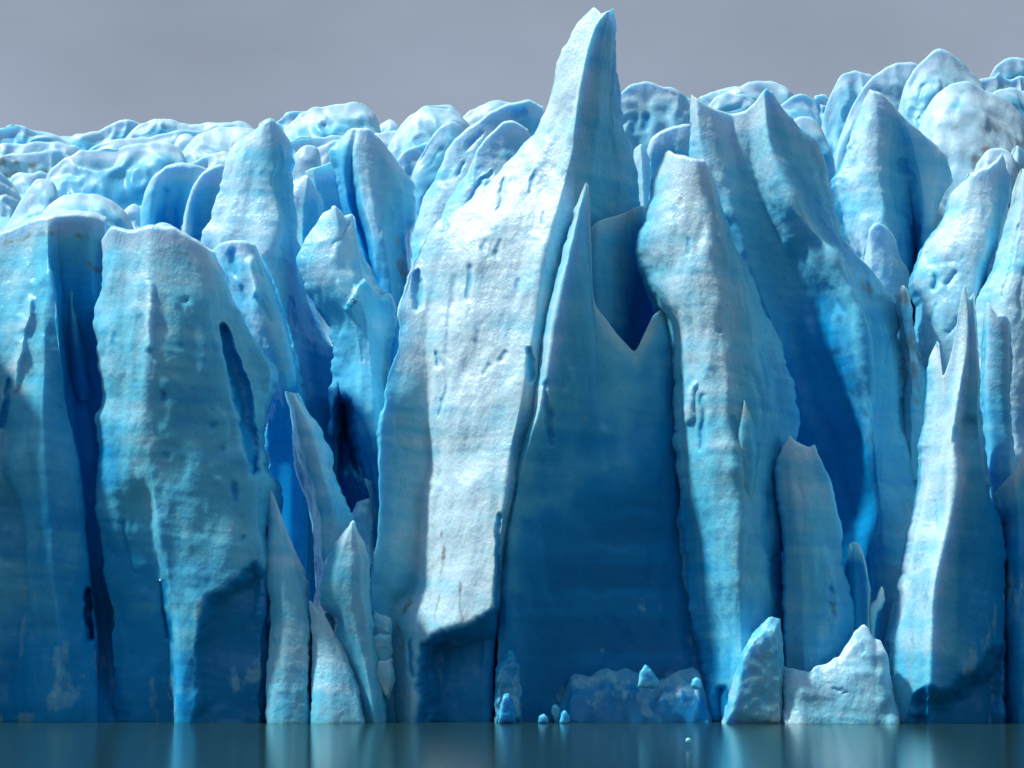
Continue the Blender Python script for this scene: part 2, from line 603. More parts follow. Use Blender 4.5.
def glacier_bed():
    nx, ny = 220, 150
    X = np.linspace(-75, 75, nx)
    Yv = 162 + (np.linspace(0, 1, ny) ** 1.4) * 260
    XX, YY = np.meshgrid(X, Yv)
    XX = XX * (YY / 190)
    # surface height: follows sight lines well below the crests
    pyv = np.interp(YY, [162, 172, 180, 190, 200, 225, 250, 280, 330, 430], [730, 660, 520, 290, 232, 192, 168, 150, 140, 136])
    Z = at(512 + 0 * YY, pyv, YY)[..., 2]
    p = np.stack([XX.ravel(), YY.ravel(), 0 * XX.ravel()], 1)
    Z = Z + (1.2 * fbm(p / 9, 3, 5)).reshape(Z.shape) - .8
    V = np.stack([XX, YY, Z], -1).reshape(-1, 3)
    idx = np.arange(nx * ny).reshape(ny, nx)
    q = np.stack([idx[:-1, :-1], idx[:-1, 1:], idx[1:, 1:], idx[1:, :-1]], -1).reshape(-1, 4)
    n = len(V)
    o = mesh_obj('glacier', V, q, MAT['far'], {'pal': 1, 'fresh': np.full(n, .3), 'dirt': np.zeros(n), 'frost': np.zeros(n)}, origin=np.array([0, 162., 0]))
    tag(o, 'body of the glacier rising away behind the ice front', 'glacier', kind='structure')


glacier_bed()

FRONT = 'ice towers along the glacier front'
MID = 'ice towers behind the front row'
FOOT = 'ice blocks along the waterline'

# ------------------------------------------------------------------ front row, left to right
ice('ice_tower', 'dark blue shaded slab of ice at the extreme left edge, just above the water', 'ice slab', 155, [
    R([(-330, 270), (-330, 500), (-330, 722)], 2, .9),  # unseen rise past the left edge, shaped to shade the lower left
    R([(-250, 230), (-255, 500), (-255, 722)], -4, .5),
    R([(-160, 240), (-165, 500), (-165, 722)], -6, .5),
    R([(-72, 246), (-74, 500), (-74, 722)], -5.5, .7),
    R([(-58, 275), (-56, 500), (-56, 722)], -2, .7),
    R([(-40, 300), (-40, 500), (-40, 722)], 0, .9),
    R([(-10, 360), (-8, 540), (-8, 722)], 0, 1),
    R([(14, 400), (18, 500), (22, 560), (26, 640), (24, 722)], .8, 1),
    R([(34, 430), (34, 520), (34, 620), (34, 722)], 2, 1)], FRONT, patches=[([(-5, 716), (20, 716)], 16, 0.68)])

B_ = ice('ice_tower', 'broad grey topped ice tower at the left edge, split by a deep blue crevasse', 'ice tower', 151.5, [
    R([(-60, 262), (-62, 340), (-60, 430), (-50, 488), (-45, 590), (-50, 722)], [3, 1], .2),
    R([(-12, 240), (-10, 300), (-10, 400), (0, 435), (3, 466), (12, 488), (19, 514), (22, 551), (24, 590), (16, 634), (10, 680), (5, 722)], [3, 1.5, 1.5, 2], [.1, .2, .4, .6]),
    R([(15, 228), (15, 280), (14, 340), (14, 392), (12, 430), (15, 470), (22, 500), (27, 551), (29, 600), (26, 650), (24, 722)], [2.5, .5, 0, 0, .6], [.1, .1, .4, .5, .5]),
    R([(37, 220), (38, 270), (40, 310), (42, 350), (42, 400), (44, 450), (48, 500), (52, 551), (56, 600), (60, 650), (60, 722)], [2, -1, -1.5, -1.5, -.8], [.1, .2, .5, .6, .7]),
    R([(47, 218), (48, 256), (51, 282), (57, 304), (63, 340), (70, 392), (76, 440), (82, 500), (88, 551), (92, 600), (95, 650), (95, 722)], [1.6, -.8, 0, -.2, .4, .2], [.1, .6, .7, .8, .8]),
    R([(60, 216), (58, 250), (60, 290), (67, 340), (75, 392), (82, 440), (88, 500), (93, 551), (97, 600), (100, 650), (102, 722)], [1.6, 3, 6, 6, 4, 1], [.1, 1, 1.3, 1.4, .9]),
    R([(76, 215), (74, 250), (76, 290), (82, 340), (88, 392), (92, 440), (97, 500), (101, 551), (105, 600), (108, 650), (110, 722)], [1.6, 3, 6.5, 6.5, 4.5, 1.6], [.1, 1, 1.4, 1.4, .9]),
    R([(92, 217), (90, 250), (93, 290), (98, 340), (104, 392), (106, 440), (108, 500), (112, 551), (116, 600), (118, 650), (120, 722)], [1.6, 2.4, 5, 5, 4, 2], [.1, .8, 1.1, 1.1, .9]),
    R([(106, 222), (106, 256), (110, 300), (118, 400), (124, 500), (130, 600), (135, 722)], [2, 3, 5, 5, 4, 3], [.1, .5, 1, 1, .9]),
], FRONT, T=4, crest=1.2, fres=.25,
    pits=[
          ([(8, 380), (3, 430)], [4, 5], 1.4, .9), ([(24, 330), (21, 342)], [4, 3], .5, .4), ([(30, 300), (18, 360), (14, 390)], [7, 4], -.5, -.2),
          ([(88, 590), (92, 640)], [5, 4], 2.5, 1)],
    stains=[([(0, 246), (30, 236), (62, 231), (100, 238)], 5, .55), ([(90, 262), (100, 268)], 6, .9), ([(20, 300), (44, 288)], 4, .35)],
    patches=[([(27, 590), (22, 650)], 11, 0.60), ([(60, 700), (80, 680), (103, 660)], 15, 0.71), ([(0, 716), (30, 718)], 14, 0.71), ([(62, 650), (60, 700)], 14, 0.45)])

ice('pillar', None, None, 153.4, [
    R([(61, 236), (59, 280), (63, 320), (70, 362), (76, 400)], [.8, 1.4, 4], [.2, .5, 1.1]), R([(66, 234), (66, 280), (69, 320), (75, 362), (80, 400)], [.2, .5, 3.4], [.1, .4, 1.1]),
    R([(73, 234), (74, 280), (76, 320), (80, 362), (84, 400)], [.2, .5, 3.4], [.2, .5, 1.1]), R([(78, 237), (80, 280), (82, 320), (85, 362), (88, 400)], [.8, 1.4, 4], [.3, .7, 1.1])],
    T=2, crest=.3, soft=.2, res=.12, down=False, parent=B_)
ice('ice_tower', 'wide flat fronted ice tower with a crooked pale seam down its middle, left side', 'ice tower', 150.5, [
    R([(101, 242), (103, 272), (102, 289), (96, 305), (96, 322), (99, 347), (102, 385), (99, 405), (91, 419), (95, 442), (99, 464), (102, 551), (107, 584), (110, 614), (111, 656), (116, 722)], [2.5, 1.5, 1.2, 1.5, 3], [.3, .3, .8, 1, 1]),
    R([(110, 228), (112, 260), (110, 300), (107, 340), (109, 385), (108, 420), (112, 464), (118, 520), (124, 584), (128, 656), (132, 722)], [1.4, .2, -.2, 1.2, 2.2], [.3, .2, .6, .9, 1]),
    R([(130, 232), (134, 270), (130, 320), (130, 372), (128, 420), (133, 464), (141, 490), (150, 526), (160, 556), (165, 600), (168, 656), (172, 722)], [1, -.6, -1, .8, 2], [.2, .3, .3, .7, 1]),
    R([(152, 228), (149, 292), (150, 344), (147, 380), (146, 412), (150, 445), (150, 475), (153, 505), (160, 540), (164, 575), (172, 610), (176, 656), (176, 722)], [.6, -1.4, -1.8, -1.6, -1.4], [.2, .2, .3, .4, .6]),
    R([(174, 229), (178, 290), (180, 350), (182, 410), (186, 470), (190, 530), (196, 590), (200, 650), (205, 722)], [.8, -1, -1.5, -2.2, -2.2], [.3, .5, .45, .4, .8]),
    R([(192, 241), (200, 290), (208, 350), (220, 410), (230, 470), (236, 530), (238, 590), (238, 650), (236, 722)], [1, -.4, -1, -1.8, -2], [.3, .5, .5, .4, .9]),
    R([(206, 249), (214, 290), (226, 340), (245, 400), (254, 470), (258, 530), (262, 590), (261, 650), (260, 722)], [1.4, .4, -.2, -1, -1.6], [.3, .45, .5, .5, .9]),
    R([(214, 254), (222, 272), (236, 310), (250, 335), (268, 362), (273, 385), (265, 412), (266, 464), (273, 490), (270, 530), (275, 555), (272, 600), (268, 656), (268, 722)], [3, 2.2, 2, 1, .2], [.4, .5, .6, .7, .8]),
], FRONT, T=5, crest=.6, soft=.4,
    pits=[([(223, 326), (231, 356), (241, 392), (250, 440), (254, 470)], [5, 8, 11, 12, 8], 1.15, .9), ([(185, 303)], [7], .5, .5), ([(165, 395), (164, 402)], [5], .5, .5),
          ([(214, 425)], [6], .4, .4), ([(223, 448)], [5], .45, .5), ([(166, 456)], [5], .45, .5), ([(234, 488), (236, 498)], [6, 4], .6, .6), ([(242, 538)], [5], .5, .6),
          ([(115, 335), (113, 345)], [4], .3, .4), ([(181, 346)], [4], .3, .3), ([(210, 408)], [3], .3, .3), ([(163, 582), (166, 612), (172, 640)], [3, 6, 4], 1.6, .9),
          ([(122, 520), (130, 555), (138, 575)], [4, 4, 2], .5, .3), ([(150, 285), (150, 350)], [5], -.3, -.1)],
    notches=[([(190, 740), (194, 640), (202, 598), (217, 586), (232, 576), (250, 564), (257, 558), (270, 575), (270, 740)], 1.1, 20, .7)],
    patches=[([(200, 590), (230, 575), (252, 560)], 10, 0.41), ([(240, 680), (262, 665)], 18, 0.56), ([(172, 680), (173, 722)], 10, 0.52), ([(155, 680), (156, 720)], 7, 0.45), ([(200, 600), (192, 640)], 8, .5),
             ([(170, 500), (185, 530), (205, 590)], 8, .35), ([(198, 668)], 8, .6), ([(215, 680)], 7, .5)])

ice('ice_buttress', 'knobbly low buttress with a hollow eye between the flat fronted tower and the tall thumb', 'ice buttress', 157, [
    R([(213, 252), (222, 300), (240, 350), (252, 400), (256, 470)], [2, 2, 4.5], [.3, .5, 1.2]),
    R([(219, 245), (228, 290), (244, 340), (260, 390), (266, 460)], [.5, 0, 4], [.2, .3, 1.2]),
    R([(230, 241), (240, 280), (256, 330), (272, 380), (280, 450)], [0, -1, 0, 4], [.2, .2, .4, 1.3]),
    R([(243, 241), (252, 280), (268, 330), (284, 375), (292, 440)], [0, -1.4, -.6, 3.5], [.2, .2, .4, 1.3]),
    R([(255, 247), (266, 285), (280, 325), (292, 365), (302, 430)], [.4, -.6, -.2, 3.5], [.2, .3, .5, 1.3]),
    R([(263, 258), (276, 292), (287, 328), (297, 370), (308, 430)], [2, 2, 4], [.5, .7, 1.2])], MID, T=5,
    pits=[([(233, 254), (237, 274)], [8, 5], 1.0, .5), ([(243, 320), (248, 332)], [5, 6], .6, .4), ([(252, 262), (256, 290)], [6], -.5, -.1), ([(262, 300), (268, 320)], [4], .5, .4), ([(240, 285), (242, 300)], [4], .5, .3)],
    stains=[([(238, 282), (243, 296)], 4, .7)])

ice('ice_tower', 'tall smooth thumb of ice with a rounded top and a blue right side', 'ice tower', 163, [
    R([(258, 128), (240, 138), (228, 152), (222, 170), (217, 184), (212, 200), (206, 216), (196, 236), (206, 270), (230, 330), (250, 390), (258, 480), (262, 600)], [2.5, 1.5, 1, 1], [.1, .1, .3]),
    R([(260, 126), (246, 142), (236, 165), (231, 190), (226, 220), (222, 250), (235, 300), (250, 350), (262, 400), (268, 480), (272, 600)], [1.5, 0, -1, -.5], [.1, .1, .4]),
    R([(264, 123), (260, 150), (258, 190), (256, 230), (256, 270), (268, 330), (280, 390), (285, 480), (288, 600)], [.8, -1, -2, -1], [.1, .15, .7]),
    R([(270, 122), (273, 150), (275, 185), (279, 215), (277, 250), (279, 285), (288, 327), (295, 365), (302, 420), (304, 500), (304, 600)], [.8, -1, -2.2, -1], [.15, .3, .9]),
    R([(276, 126), (284, 160), (284, 195), (289, 230), (292, 262), (296, 300), (306, 350), (314, 400), (318, 470), (318, 620)], [1.2, 1, 1.3, 1.8], [.4, .9, 1.2, 1.2]),
    R([(284, 131), (291, 142), (293, 155), (290, 190), (296, 232), (303, 268), (312, 298), (320, 322), (333, 350), (338, 385), (338, 470), (336, 620)], [3, 3.2, 2.5, 2], [.4, .6, .8, .8]),
], MID, T=5, crest=.9, soft=.35, pits=[([(290, 300), (296, 360), (304, 420)], [7, 8, 5], 1.2, .4)])

ice('ice_slab', 'leaning pale slab walling in a long deep blue hollow, above the pointed waterline block', 'ice slab', 153.5, [
    R([(284, 394), (292, 427), (297, 464), (305, 501), (311, 540), (313, 575), (314, 640)], [2.2, 2], .8),
    R([(290, 392), (301, 430), (309, 464), (318, 500), (322, 540), (322, 575), (322, 640)], [.4, -.6], .25),
    R([(294, 393), (310, 430), (321, 464), (333, 500), (338, 530), (336, 575), (334, 640)], [.4, -.8], .2),
    R([(299, 394), (317, 429), (332, 464), (349, 507), (356, 525), (356, 575), (354, 640)], [1.4, 1.4], .3)], FRONT, T=2.5,
    patches=[([(320, 470), (335, 530)], 12, 0.30)], pits=[([(318, 560), (320, 610)], [5, 7], 1.6, 1)])

ice('ice_block', 'pale block left of the pointed one, standing in the water under the long blue hollow', 'ice block', 149.2, [
    R([(262, 490), (268, 545), (268, 600), (266, 660), (266, 722)], [3, 1, -.4], .35),
    R([(268, 486), (274, 545), (274, 600), (273, 670), (272, 722)], [2.6, .6, -1], .3),
    R([(276, 503), (284, 560), (284, 610), (284, 660), (284, 722)], [2.4, .2, -1.2], .2),
    R([(287, 535), (294, 575), (296, 620), (297, 670), (297, 722)], [2.4, .2, -1.2], .2),
    R([(299, 562), (304, 590), (305, 620), (307, 670), (307, 722)], [2.4, .2, -1], .2),
    R([(306, 574), (309, 600), (310, 630), (310, 670), (310, 722)], [3, .6, -.5], .3)], FOOT, wet=.1, T=4, soft=.1, res=.11, rough=.7,
    pits=[([(275, 640), (272, 690)], [3], .3, .2)], patches=[([(285, 620), (288, 722)], 30, 0.56)])

ice('ice_block', 'low wedge shaped pale block between two thin cracks, in front of the pointed block', 'ice block', 148.8, [
    R([(309, 600), (309, 650), (309, 722)], [1.8, -.2], .2),
    R([(315, 608), (317, 650), (318, 722)], [1.5, -.6], .15),
    R([(324, 616), (330, 660), (332, 722)], [1.5, -.8], .15),
    R([(334, 634), (342, 680), (345, 722)], [1.5, -.6], .15),
    R([(344, 650), (357, 690), (363, 722)], [1.9, -.2], .2)], FOOT, wet=.1, T=4, soft=.1, res=.11, rough=.7,
    patches=[([(320, 640), (345, 722)], 30, 0.60)])

ice('ice_block', 'pointed leaf shaped pale block with its tip up, left of the striped tall horn base', 'ice block', 150, [
    R([(349, 525), (335, 541), (327, 556), (322, 575), (321, 605), (334, 620), (332, 645), (341, 665), (348, 688), (354, 722)], [1.2, 1.4], .4),
    R([(351, 523), (341, 550), (336, 580), (342, 610), (350, 640), (358, 665), (366, 690), (370, 722)], [.5, -.2], .3),
    R([(352, 522), (351, 560), (352, 600), (358, 640), (366, 670), (374, 722)], [.4, -.5], .25),
    R([(354, 523), (360, 550), (362, 590), (368, 630), (375, 670), (381, 722)], [.5, -.2], .3),
    R([(355, 525), (364, 544), (369, 562), (370, 600), (373, 622), (378, 648), (383, 670), (388, 722)], [1.2, .4], .35)], FOOT, wet=.1, T=3, soft=.1, res=.11, rough=.6,
    patches=[([(360, 600), (372, 722)], 24, 0.52)])

chunk('ice_block', 'rounded chunk wedged in the gap between pointed block and horn, topmost of three', 'ice block', 151.2, [(366, 640), (365, 622), (375, 611), (382, 617), (392, 619), (393, 634), (380, 645)], FOOT, 2.0)
chunk('ice_block', 'oblong chunk wedged in the gap beside the horn, middle one of three', 'ice block', 150.6, [(369, 652), (372, 637), (380, 633), (391, 634), (393, 652), (388, 666), (378, 664)], FOOT, 1.8)
chunk('ice_block', 'dull blue chunk wedged low in the gap beside the horn, lowest of three', 'ice block', 150.2, [(374, 676), (377, 659), (386, 662), (392, 657), (395, 680), (388, 700), (379, 694)], FOOT, 1.8)

# ------------------------------------------------------------------ the tall horn and what leans on it
ice('ice_horn', 'tallest ice horn with a curved tip, white pitted left face and blue right face', 'ice horn', 153, [
    R([(592, 8), (583, 17), (574, 28), (566, 42), (560, 55), (556, 70), (552, 88), (547, 105), (541, 120), (533, 134), (524, 142), (506, 163), (486, 187), (461, 205), (438, 220), (424, 235), (407, 272), (398, 304), (397, 342), (388, 365), (381, 415), (376, 464), (375, 540), (368, 580), (368, 622), (374, 680), (384, 722)], [2.5, 3.5, 3, 0, -1.6, -.5], [0, .1, .2, .5, .8, .7]),
    R([(594, 7), (585, 19), (577, 30), (569, 44), (563, 57), (559, 72), (555, 90), (550, 107), (544, 122), (537, 137), (528, 147), (510, 170), (492, 195), (468, 214), (450, 232), (438, 260), (430, 300), (426, 345), (428, 372), (428, 464), (421, 500), (418, 545), (413, 587), (397, 606), (392, 640), (392, 680), (396, 722)], [2, 2.8, 2, .8, .6, 0], [0, 0, .1, .2, .3, .2]),
    R([(597, 9), (592, 24), (585, 42), (577, 62), (569, 86), (563, 110), (553, 135), (538, 160), (520, 190), (500, 220), (480, 255), (462, 300), (452, 350), (448, 400), (448, 464), (443, 510), (438, 560), (425, 610), (416, 650), (414, 722)], [1.5, 1.6, .4, -.6, -1.2, -2], 0),
    R([(601, 15), (598, 30), (590, 50), (582, 75), (575, 105), (566, 135), (556, 165), (543, 200), (528, 240), (512, 290), (500, 340), (490, 390), (482, 440), (476, 490), (470, 550), (460, 610), (452, 650), (450, 722)], [1, 1, -.6, -1.9, -2.8, -3], 0),
    R([(607, 12), (598, 22), (591, 38), (585, 60), (580, 88), (575, 117), (572, 150), (566, 175), (561, 195), (549, 237), (541, 275), (536, 322), (530, 352), (522, 400), (512, 446), (506, 490), (500, 530), (496, 574), (493, 624), (490, 656), (488, 722)], [.4, .3, -1.6, -3, -4, -4], [0, .1, .1, .2]),
    R([(610, 10), (604, 30), (598, 60), (596, 100), (594, 140), (592, 175), (586, 215), (578, 260), (570, 320), (556, 380), (540, 440), (526, 500), (512, 560), (502, 620), (496, 722)], [.6, 1.5, .5, -.5, -1, -2], [.35, .5, .6, .8, 1]),
    R([(612, 9), (611, 30), (610, 65), (613, 100), (616, 140), (622, 180), (622, 240), (615, 300), (600, 380), (580, 460), (560, 560), (540, 722)], [1.2, 3.2, 4, 5.5, 5.5, 4], [.4, .5, .75, 1, 1]),
    R([(614, 9), (616, 25), (617, 62), (620, 85), (623, 110), (624, 127), (629, 141), (635, 156), (641, 175), (642, 205), (640, 250), (630, 320), (615, 400), (590, 500), (560, 600), (545, 722)], [2, 4.5, 6, 8.5, 8.5, 6], [.4, .5, .75, 1, 1]),
], FRONT, T=4, crest=.15, soft=.2, res=.12, rough=.75, fres=0,
    pits=[([(504, 180), (501, 194), (498, 210)], [3, 6, 2], .8, .4), ([(533, 175), (529, 192)], [4, 2], .5, .3), 
          ([(486, 240), (484, 250)], [2, 4], .5, .4), ([(498, 240), (496, 252)], [2, 4], .5, .4), ([(470, 268), (467, 296)], [4, 3], .7, .4), 
          ([(439, 356), (438, 366)], [5, 5], .8, .6), ([(490, 362), (485, 372)], [3, 3], .5, .4), 
          ([(506, 352), (499, 362)], [3, 2], .5, .3), 
          ([(528, 350), (531, 362), (531, 378)], [3, 7, 6], 1.4, .7), ([(441, 360), (446, 385), (438, 412)], [2, 3, 2], .4, .2), ([(452, 276), (448, 330), (448, 360)], [3, 3, 2], .35, .1),
          ([(441, 470), (440, 480)], [3], .3, .1),
          ([(416, 270), (417, 288), (417, 305)], [3, 9, 7], 1.2, .4), ([(545, 215), (543, 224)], [3], .3, .2), ([(520, 280), (517, 292)], [3], .4, .2),
          ([(411, 640), (415, 676)], [3, 5], 1.0, .8), ([(500, 515), (498, 574), (496, 640)], [3, 6, 5], 1.2, .9), ([(600, 12), (606, 14)], [3], .35, 0), ([(478, 330), (476, 345)], [3], .4, .3)],
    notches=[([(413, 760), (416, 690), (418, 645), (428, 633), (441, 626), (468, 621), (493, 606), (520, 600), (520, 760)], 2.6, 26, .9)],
    stains=[([(443, 528), (443, 556)], 4, 1.0), ([(443, 556), (436, 620)], 2.5, .5), ([(415, 598), (402, 615)], 7, .65), ([(398, 620), (405, 650)], 6, .8), ([(460, 580), (463, 620)], 3, .6), ([(437, 560), (420, 640)], 10, .3)],
    patches=[([(392, 650), (396, 722)], 9, 0.52)])

ice('ice_fin', 'thin upright blade with a huge dark blue face, in front of the tallest horn', 'ice fin', 150.8, [
    R([(584, 186), (575, 208), (562, 255), (549, 305), (541, 355), (533, 400), (515, 455), (506, 510), (501, 574), (498, 640), (496, 722)], [1.8, 1, .6, .5], [.2, .3, .5, .9]),
    R([(586, 183), (577, 215), (568, 255), (558, 300), (551, 340), (546, 372), (541, 400), (528, 440), (517, 480), (511, 530), (508, 600), (506, 722)], [.6, -.6, -.6, -.4, .6], [0, .05, .4, .9]),
    R([(587, 184), (583, 215), (576, 260), (569, 310), (563, 360), (557, 420), (550, 470), (542, 530), (535, 600), (530, 722)], [.7, -.2, 0, .4, 1.2], [.2, .35, .55, .9, 1.1]),
    R([(589, 187), (587, 205), (585, 240), (588, 275), (590, 310), (588, 380), (582, 450), (576, 530), (572, 600), (568, 722)], [1.2, .5, .9, 1.2, 2], [.2, .4, .6, .95, 1.1]),
    R([(593, 303), (596, 350), (600, 420), (604, 500), (606, 600), (606, 722)], [1, 1.2, 1.8, 2.6], [.3, .6, .95, 1.1]),
    R([(612, 329), (618, 380), (625, 450), (630, 530), (634, 620), (636, 722)], [1.6, 1.8, 2.3, 3], [.3, .65, 1, 1.2]),
    R([(635, 355), (642, 400), (650, 470), (658, 550), (664, 630), (668, 722)], [2.2, 2.4, 2.9, 3.4], [.5, 1, 1.2, 1.2]),
    R([(652, 317), (658, 360), (664, 430), (672, 520), (680, 600), (688, 660), (694, 722)], [2.4, 2.8, 3.4, 3.6], [.4, 1, 1.2, 1.2]),
    R([(664, 308), (672, 340), (677, 384), (681, 450), (684, 510), (692, 560), (700, 610), (706, 660), (714, 722)], [3.5, 4.2, 4.5, 4.2], [.5, 1, 1.2, 1.2]),
], FRONT, T=3, crest=.12, soft=.22, res=.13, rough=.6,
    notches=[([(480, 770), (488, 600), (520, 520), (600, 470), (690, 440), (730, 770)], .35, 60, .1, 70)],  # darkens the blade's lower face, shade put into its colour
    pits=[([(546, 388), (548, 415), (551, 445)], [4, 8, 3], .9, .4), ([(572, 370), (566, 392)], [3], -.2, 0), ([(604, 430)], [6], -.2, -.1)],
    patches=[([(570, 700), (640, 690), (700, 690)], 26, 0.46), ([(640, 605), (655, 610)], 12, 0.30), ([(600, 640), (603, 655)], 6, 0.30), ([(690, 640), (695, 665)], 10, 0.45), ([(575, 415), (602, 432)], 6, 0.19)])

ice('ice_wall', 'smooth blue wall in the gap right of the thin blade, below the tall horn', 'ice wall', 154, [
    R([(578, 240), (578, 300), (578, 420)], [1.5, 1.5], .5), R([(588, 231), (588, 300), (588, 420)], [.2, .2], [.3, .6]),
    R([(597, 222), (597, 300), (597, 420)], [0, .3], [.3, .6]), R([(610, 218), (611, 300), (612, 420)], [.6, 1.2], [.35, .7]),
    R([(624, 214), (627, 300), (630, 420)], [1.8, 3], [.4, .9]), R([(634, 208), (640, 300), (644, 420)], [3, 5], [.7, 1.4]),
    R([(643, 206), (652, 300), (658, 420)], [3.5, 5.5], [.7, 1.3]), R([(655, 215), (664, 300), (670, 420)], [1.5, 2], .8)], MID, T=1.5, crest=.2, soft=.25, rough=.5)

ice('ice_pinnacle', 'small white pinnacle squeezed between the tall horn and the sparkling grey topped tower', 'ice pinnacle', 168, [
    R([(635, 148), (637, 180), (636, 250)], 1, .1), R([(641, 143), (643, 180), (643, 250)], -.3, .05), R([(645, 150), (649, 180), (650, 250)], 1, .3)], MID, T=2, crest=.2, down=False)

K = ice('ice_tower', 'pale tower with a sparkling grey crown, just right of the huge dark blue face', 'ice tower', 150.4, [
    R([(664, 156), (654, 172), (649, 195), (646, 220), (640, 248), (642, 272), (656, 308), (668, 324), (674, 384), (677, 434), (680, 470), (684, 550), (691, 595), (699, 640), (707, 690), (712, 722)], [4, 3.5, 3, 2.6, 2], [.3, .5, .6, .8, .8]),
    R([(669, 153), (665, 180), (661, 220), (662, 260), (668, 300), (680, 335), (688, 384), (693, 440), (699, 500), (706, 560), (714, 620), (720, 680), (722, 722)], [2.5, 1, .4, .6, .6], [.1, .15, .4, .6, .6]),
    R([(682, 157), (684, 190), (686, 230), (690, 280), (700, 330), (708, 384), (713, 440), (718, 500), (722, 560), (727, 620), (732, 680), (733, 722)], [1.6, -.4, -1, -1.2, -1.6], [0, .1, .4, .3, .3]),
    R([(695, 162), (702, 190), (708, 230), (715, 280), (722, 330), (729, 384), (734, 440), (738, 500), (740, 560), (741, 620), (742, 680), (744, 722)], [1.2, -.8, -1.6, -1.8, -2.2], [0, .05, .3, .3, .2]),
    R([(704, 161), (715, 195), (725, 235), (737, 285), (748, 330), (756, 384), (760, 440), (761, 500), (762, 560), (764, 620), (766, 680), (768, 722)], [1.6, .4, -.4, -.6, -1], [.15, .3, .6, .6, .5]),
    R([(709, 167), (719, 192), (729, 214), (739, 247), (752, 270), (768, 312), (778, 332), (786, 355), (793, 382), (797, 407), (792, 445), (785, 490), (785, 560), (786, 620), (785, 722)], [3, 3.2, 3, 2.8, 2.4], [.3, .6, .8, .9, .9]),
], FRONT, T=5, crest=.5, soft=.4,
    pits=[([(722, 328)], [4], .5, .4), ([(689, 240), (686, 250)], [3], .4, .3), 
          ([(694, 384), (690, 420)], [5, 5], -.4, -.2), ([(732, 420), (738, 440)], [5], .5, .3), ([(705, 395), (703, 450)], [5, 4], .5, .4), ([(714, 200), (716, 240)], [4], .3, .2), ([(722, 690), (724, 722)], [8, 12], 1.2, .6)],
    stains=[([(683, 197), (680, 202)], 4, .7)],
    patches=[([(725, 480), (735, 560), (738, 650)], 18, 0.34), ([(690, 700), (700, 660)], 8, 0.38)])

ice('spur', None, None, 149.0, [
    R([(743, 402), (736, 420), (731, 445), (729, 500), (731, 570)], [.9, 1.2, 1.8], .5), R([(744, 400), (741, 430), (740, 480), (741, 570)], [.3, -.1, 1], .35),
    R([(746, 402), (749, 425), (751, 470), (750, 570)], [.3, .1, 1], .5), R([(747, 404), (755, 422), (759, 452), (759, 500), (756, 570)], [.9, 1.3, 1.9], .7)],
    T=1.2, crest=.12, soft=.12, res=.09, rough=.7, down=False, parent=K)
ice('ice_slab', 'tapering slab with two small holes low down, just above the snowy white apron', 'ice slab', 150.2, [
    R([(788, 441), (779, 455), (776, 470), (779, 500), (783, 530), (784, 606), (784, 700)], [1.3, .7], .7),
    R([(790, 437), (786, 460), (786, 490), (790, 530), (792, 606), (792, 700)], [1.2, .8, .6], [.2, .4]),
    R([(794, 441), (792, 470), (796, 500), (801, 550), (803, 610), (804, 700)], [1, -.1, -.3], [.1, .3, .5]),
    R([(801, 446), (804, 470), (808, 500), (814, 550), (818, 610), (820, 700)], [1.1, -.2, -.3], [.2, .4, .6]),
    R([(809, 449), (815, 470), (822, 500), (828, 550), (835, 610), (838, 700)], [1.2, .2, 0], [.3, .5, .7]),
    R([(815, 446), (821, 461), (829, 481), (835, 504), (841, 529), (845, 564), (851, 589), (856, 606), (858, 630), (852, 650), (850, 700)], [1.2, .8, .8], [.4, .6, .8])], FRONT, T=3, soft=.12, res=.11, rough=.7,
    pits=[([(831, 587), (832, 592)], [4], .8, .8), ([(832, 602), (835, 612)], [4, 4], .9, .8), ([(800, 480), (803, 540)], [5, 4], .3, .1)],
    patches=[([(800, 630), (805, 660)], 14, 0.52), ([(830, 570), (830, 650)], 18, 0.34), ([(800, 450), (806, 500)], 12, 0.38)])

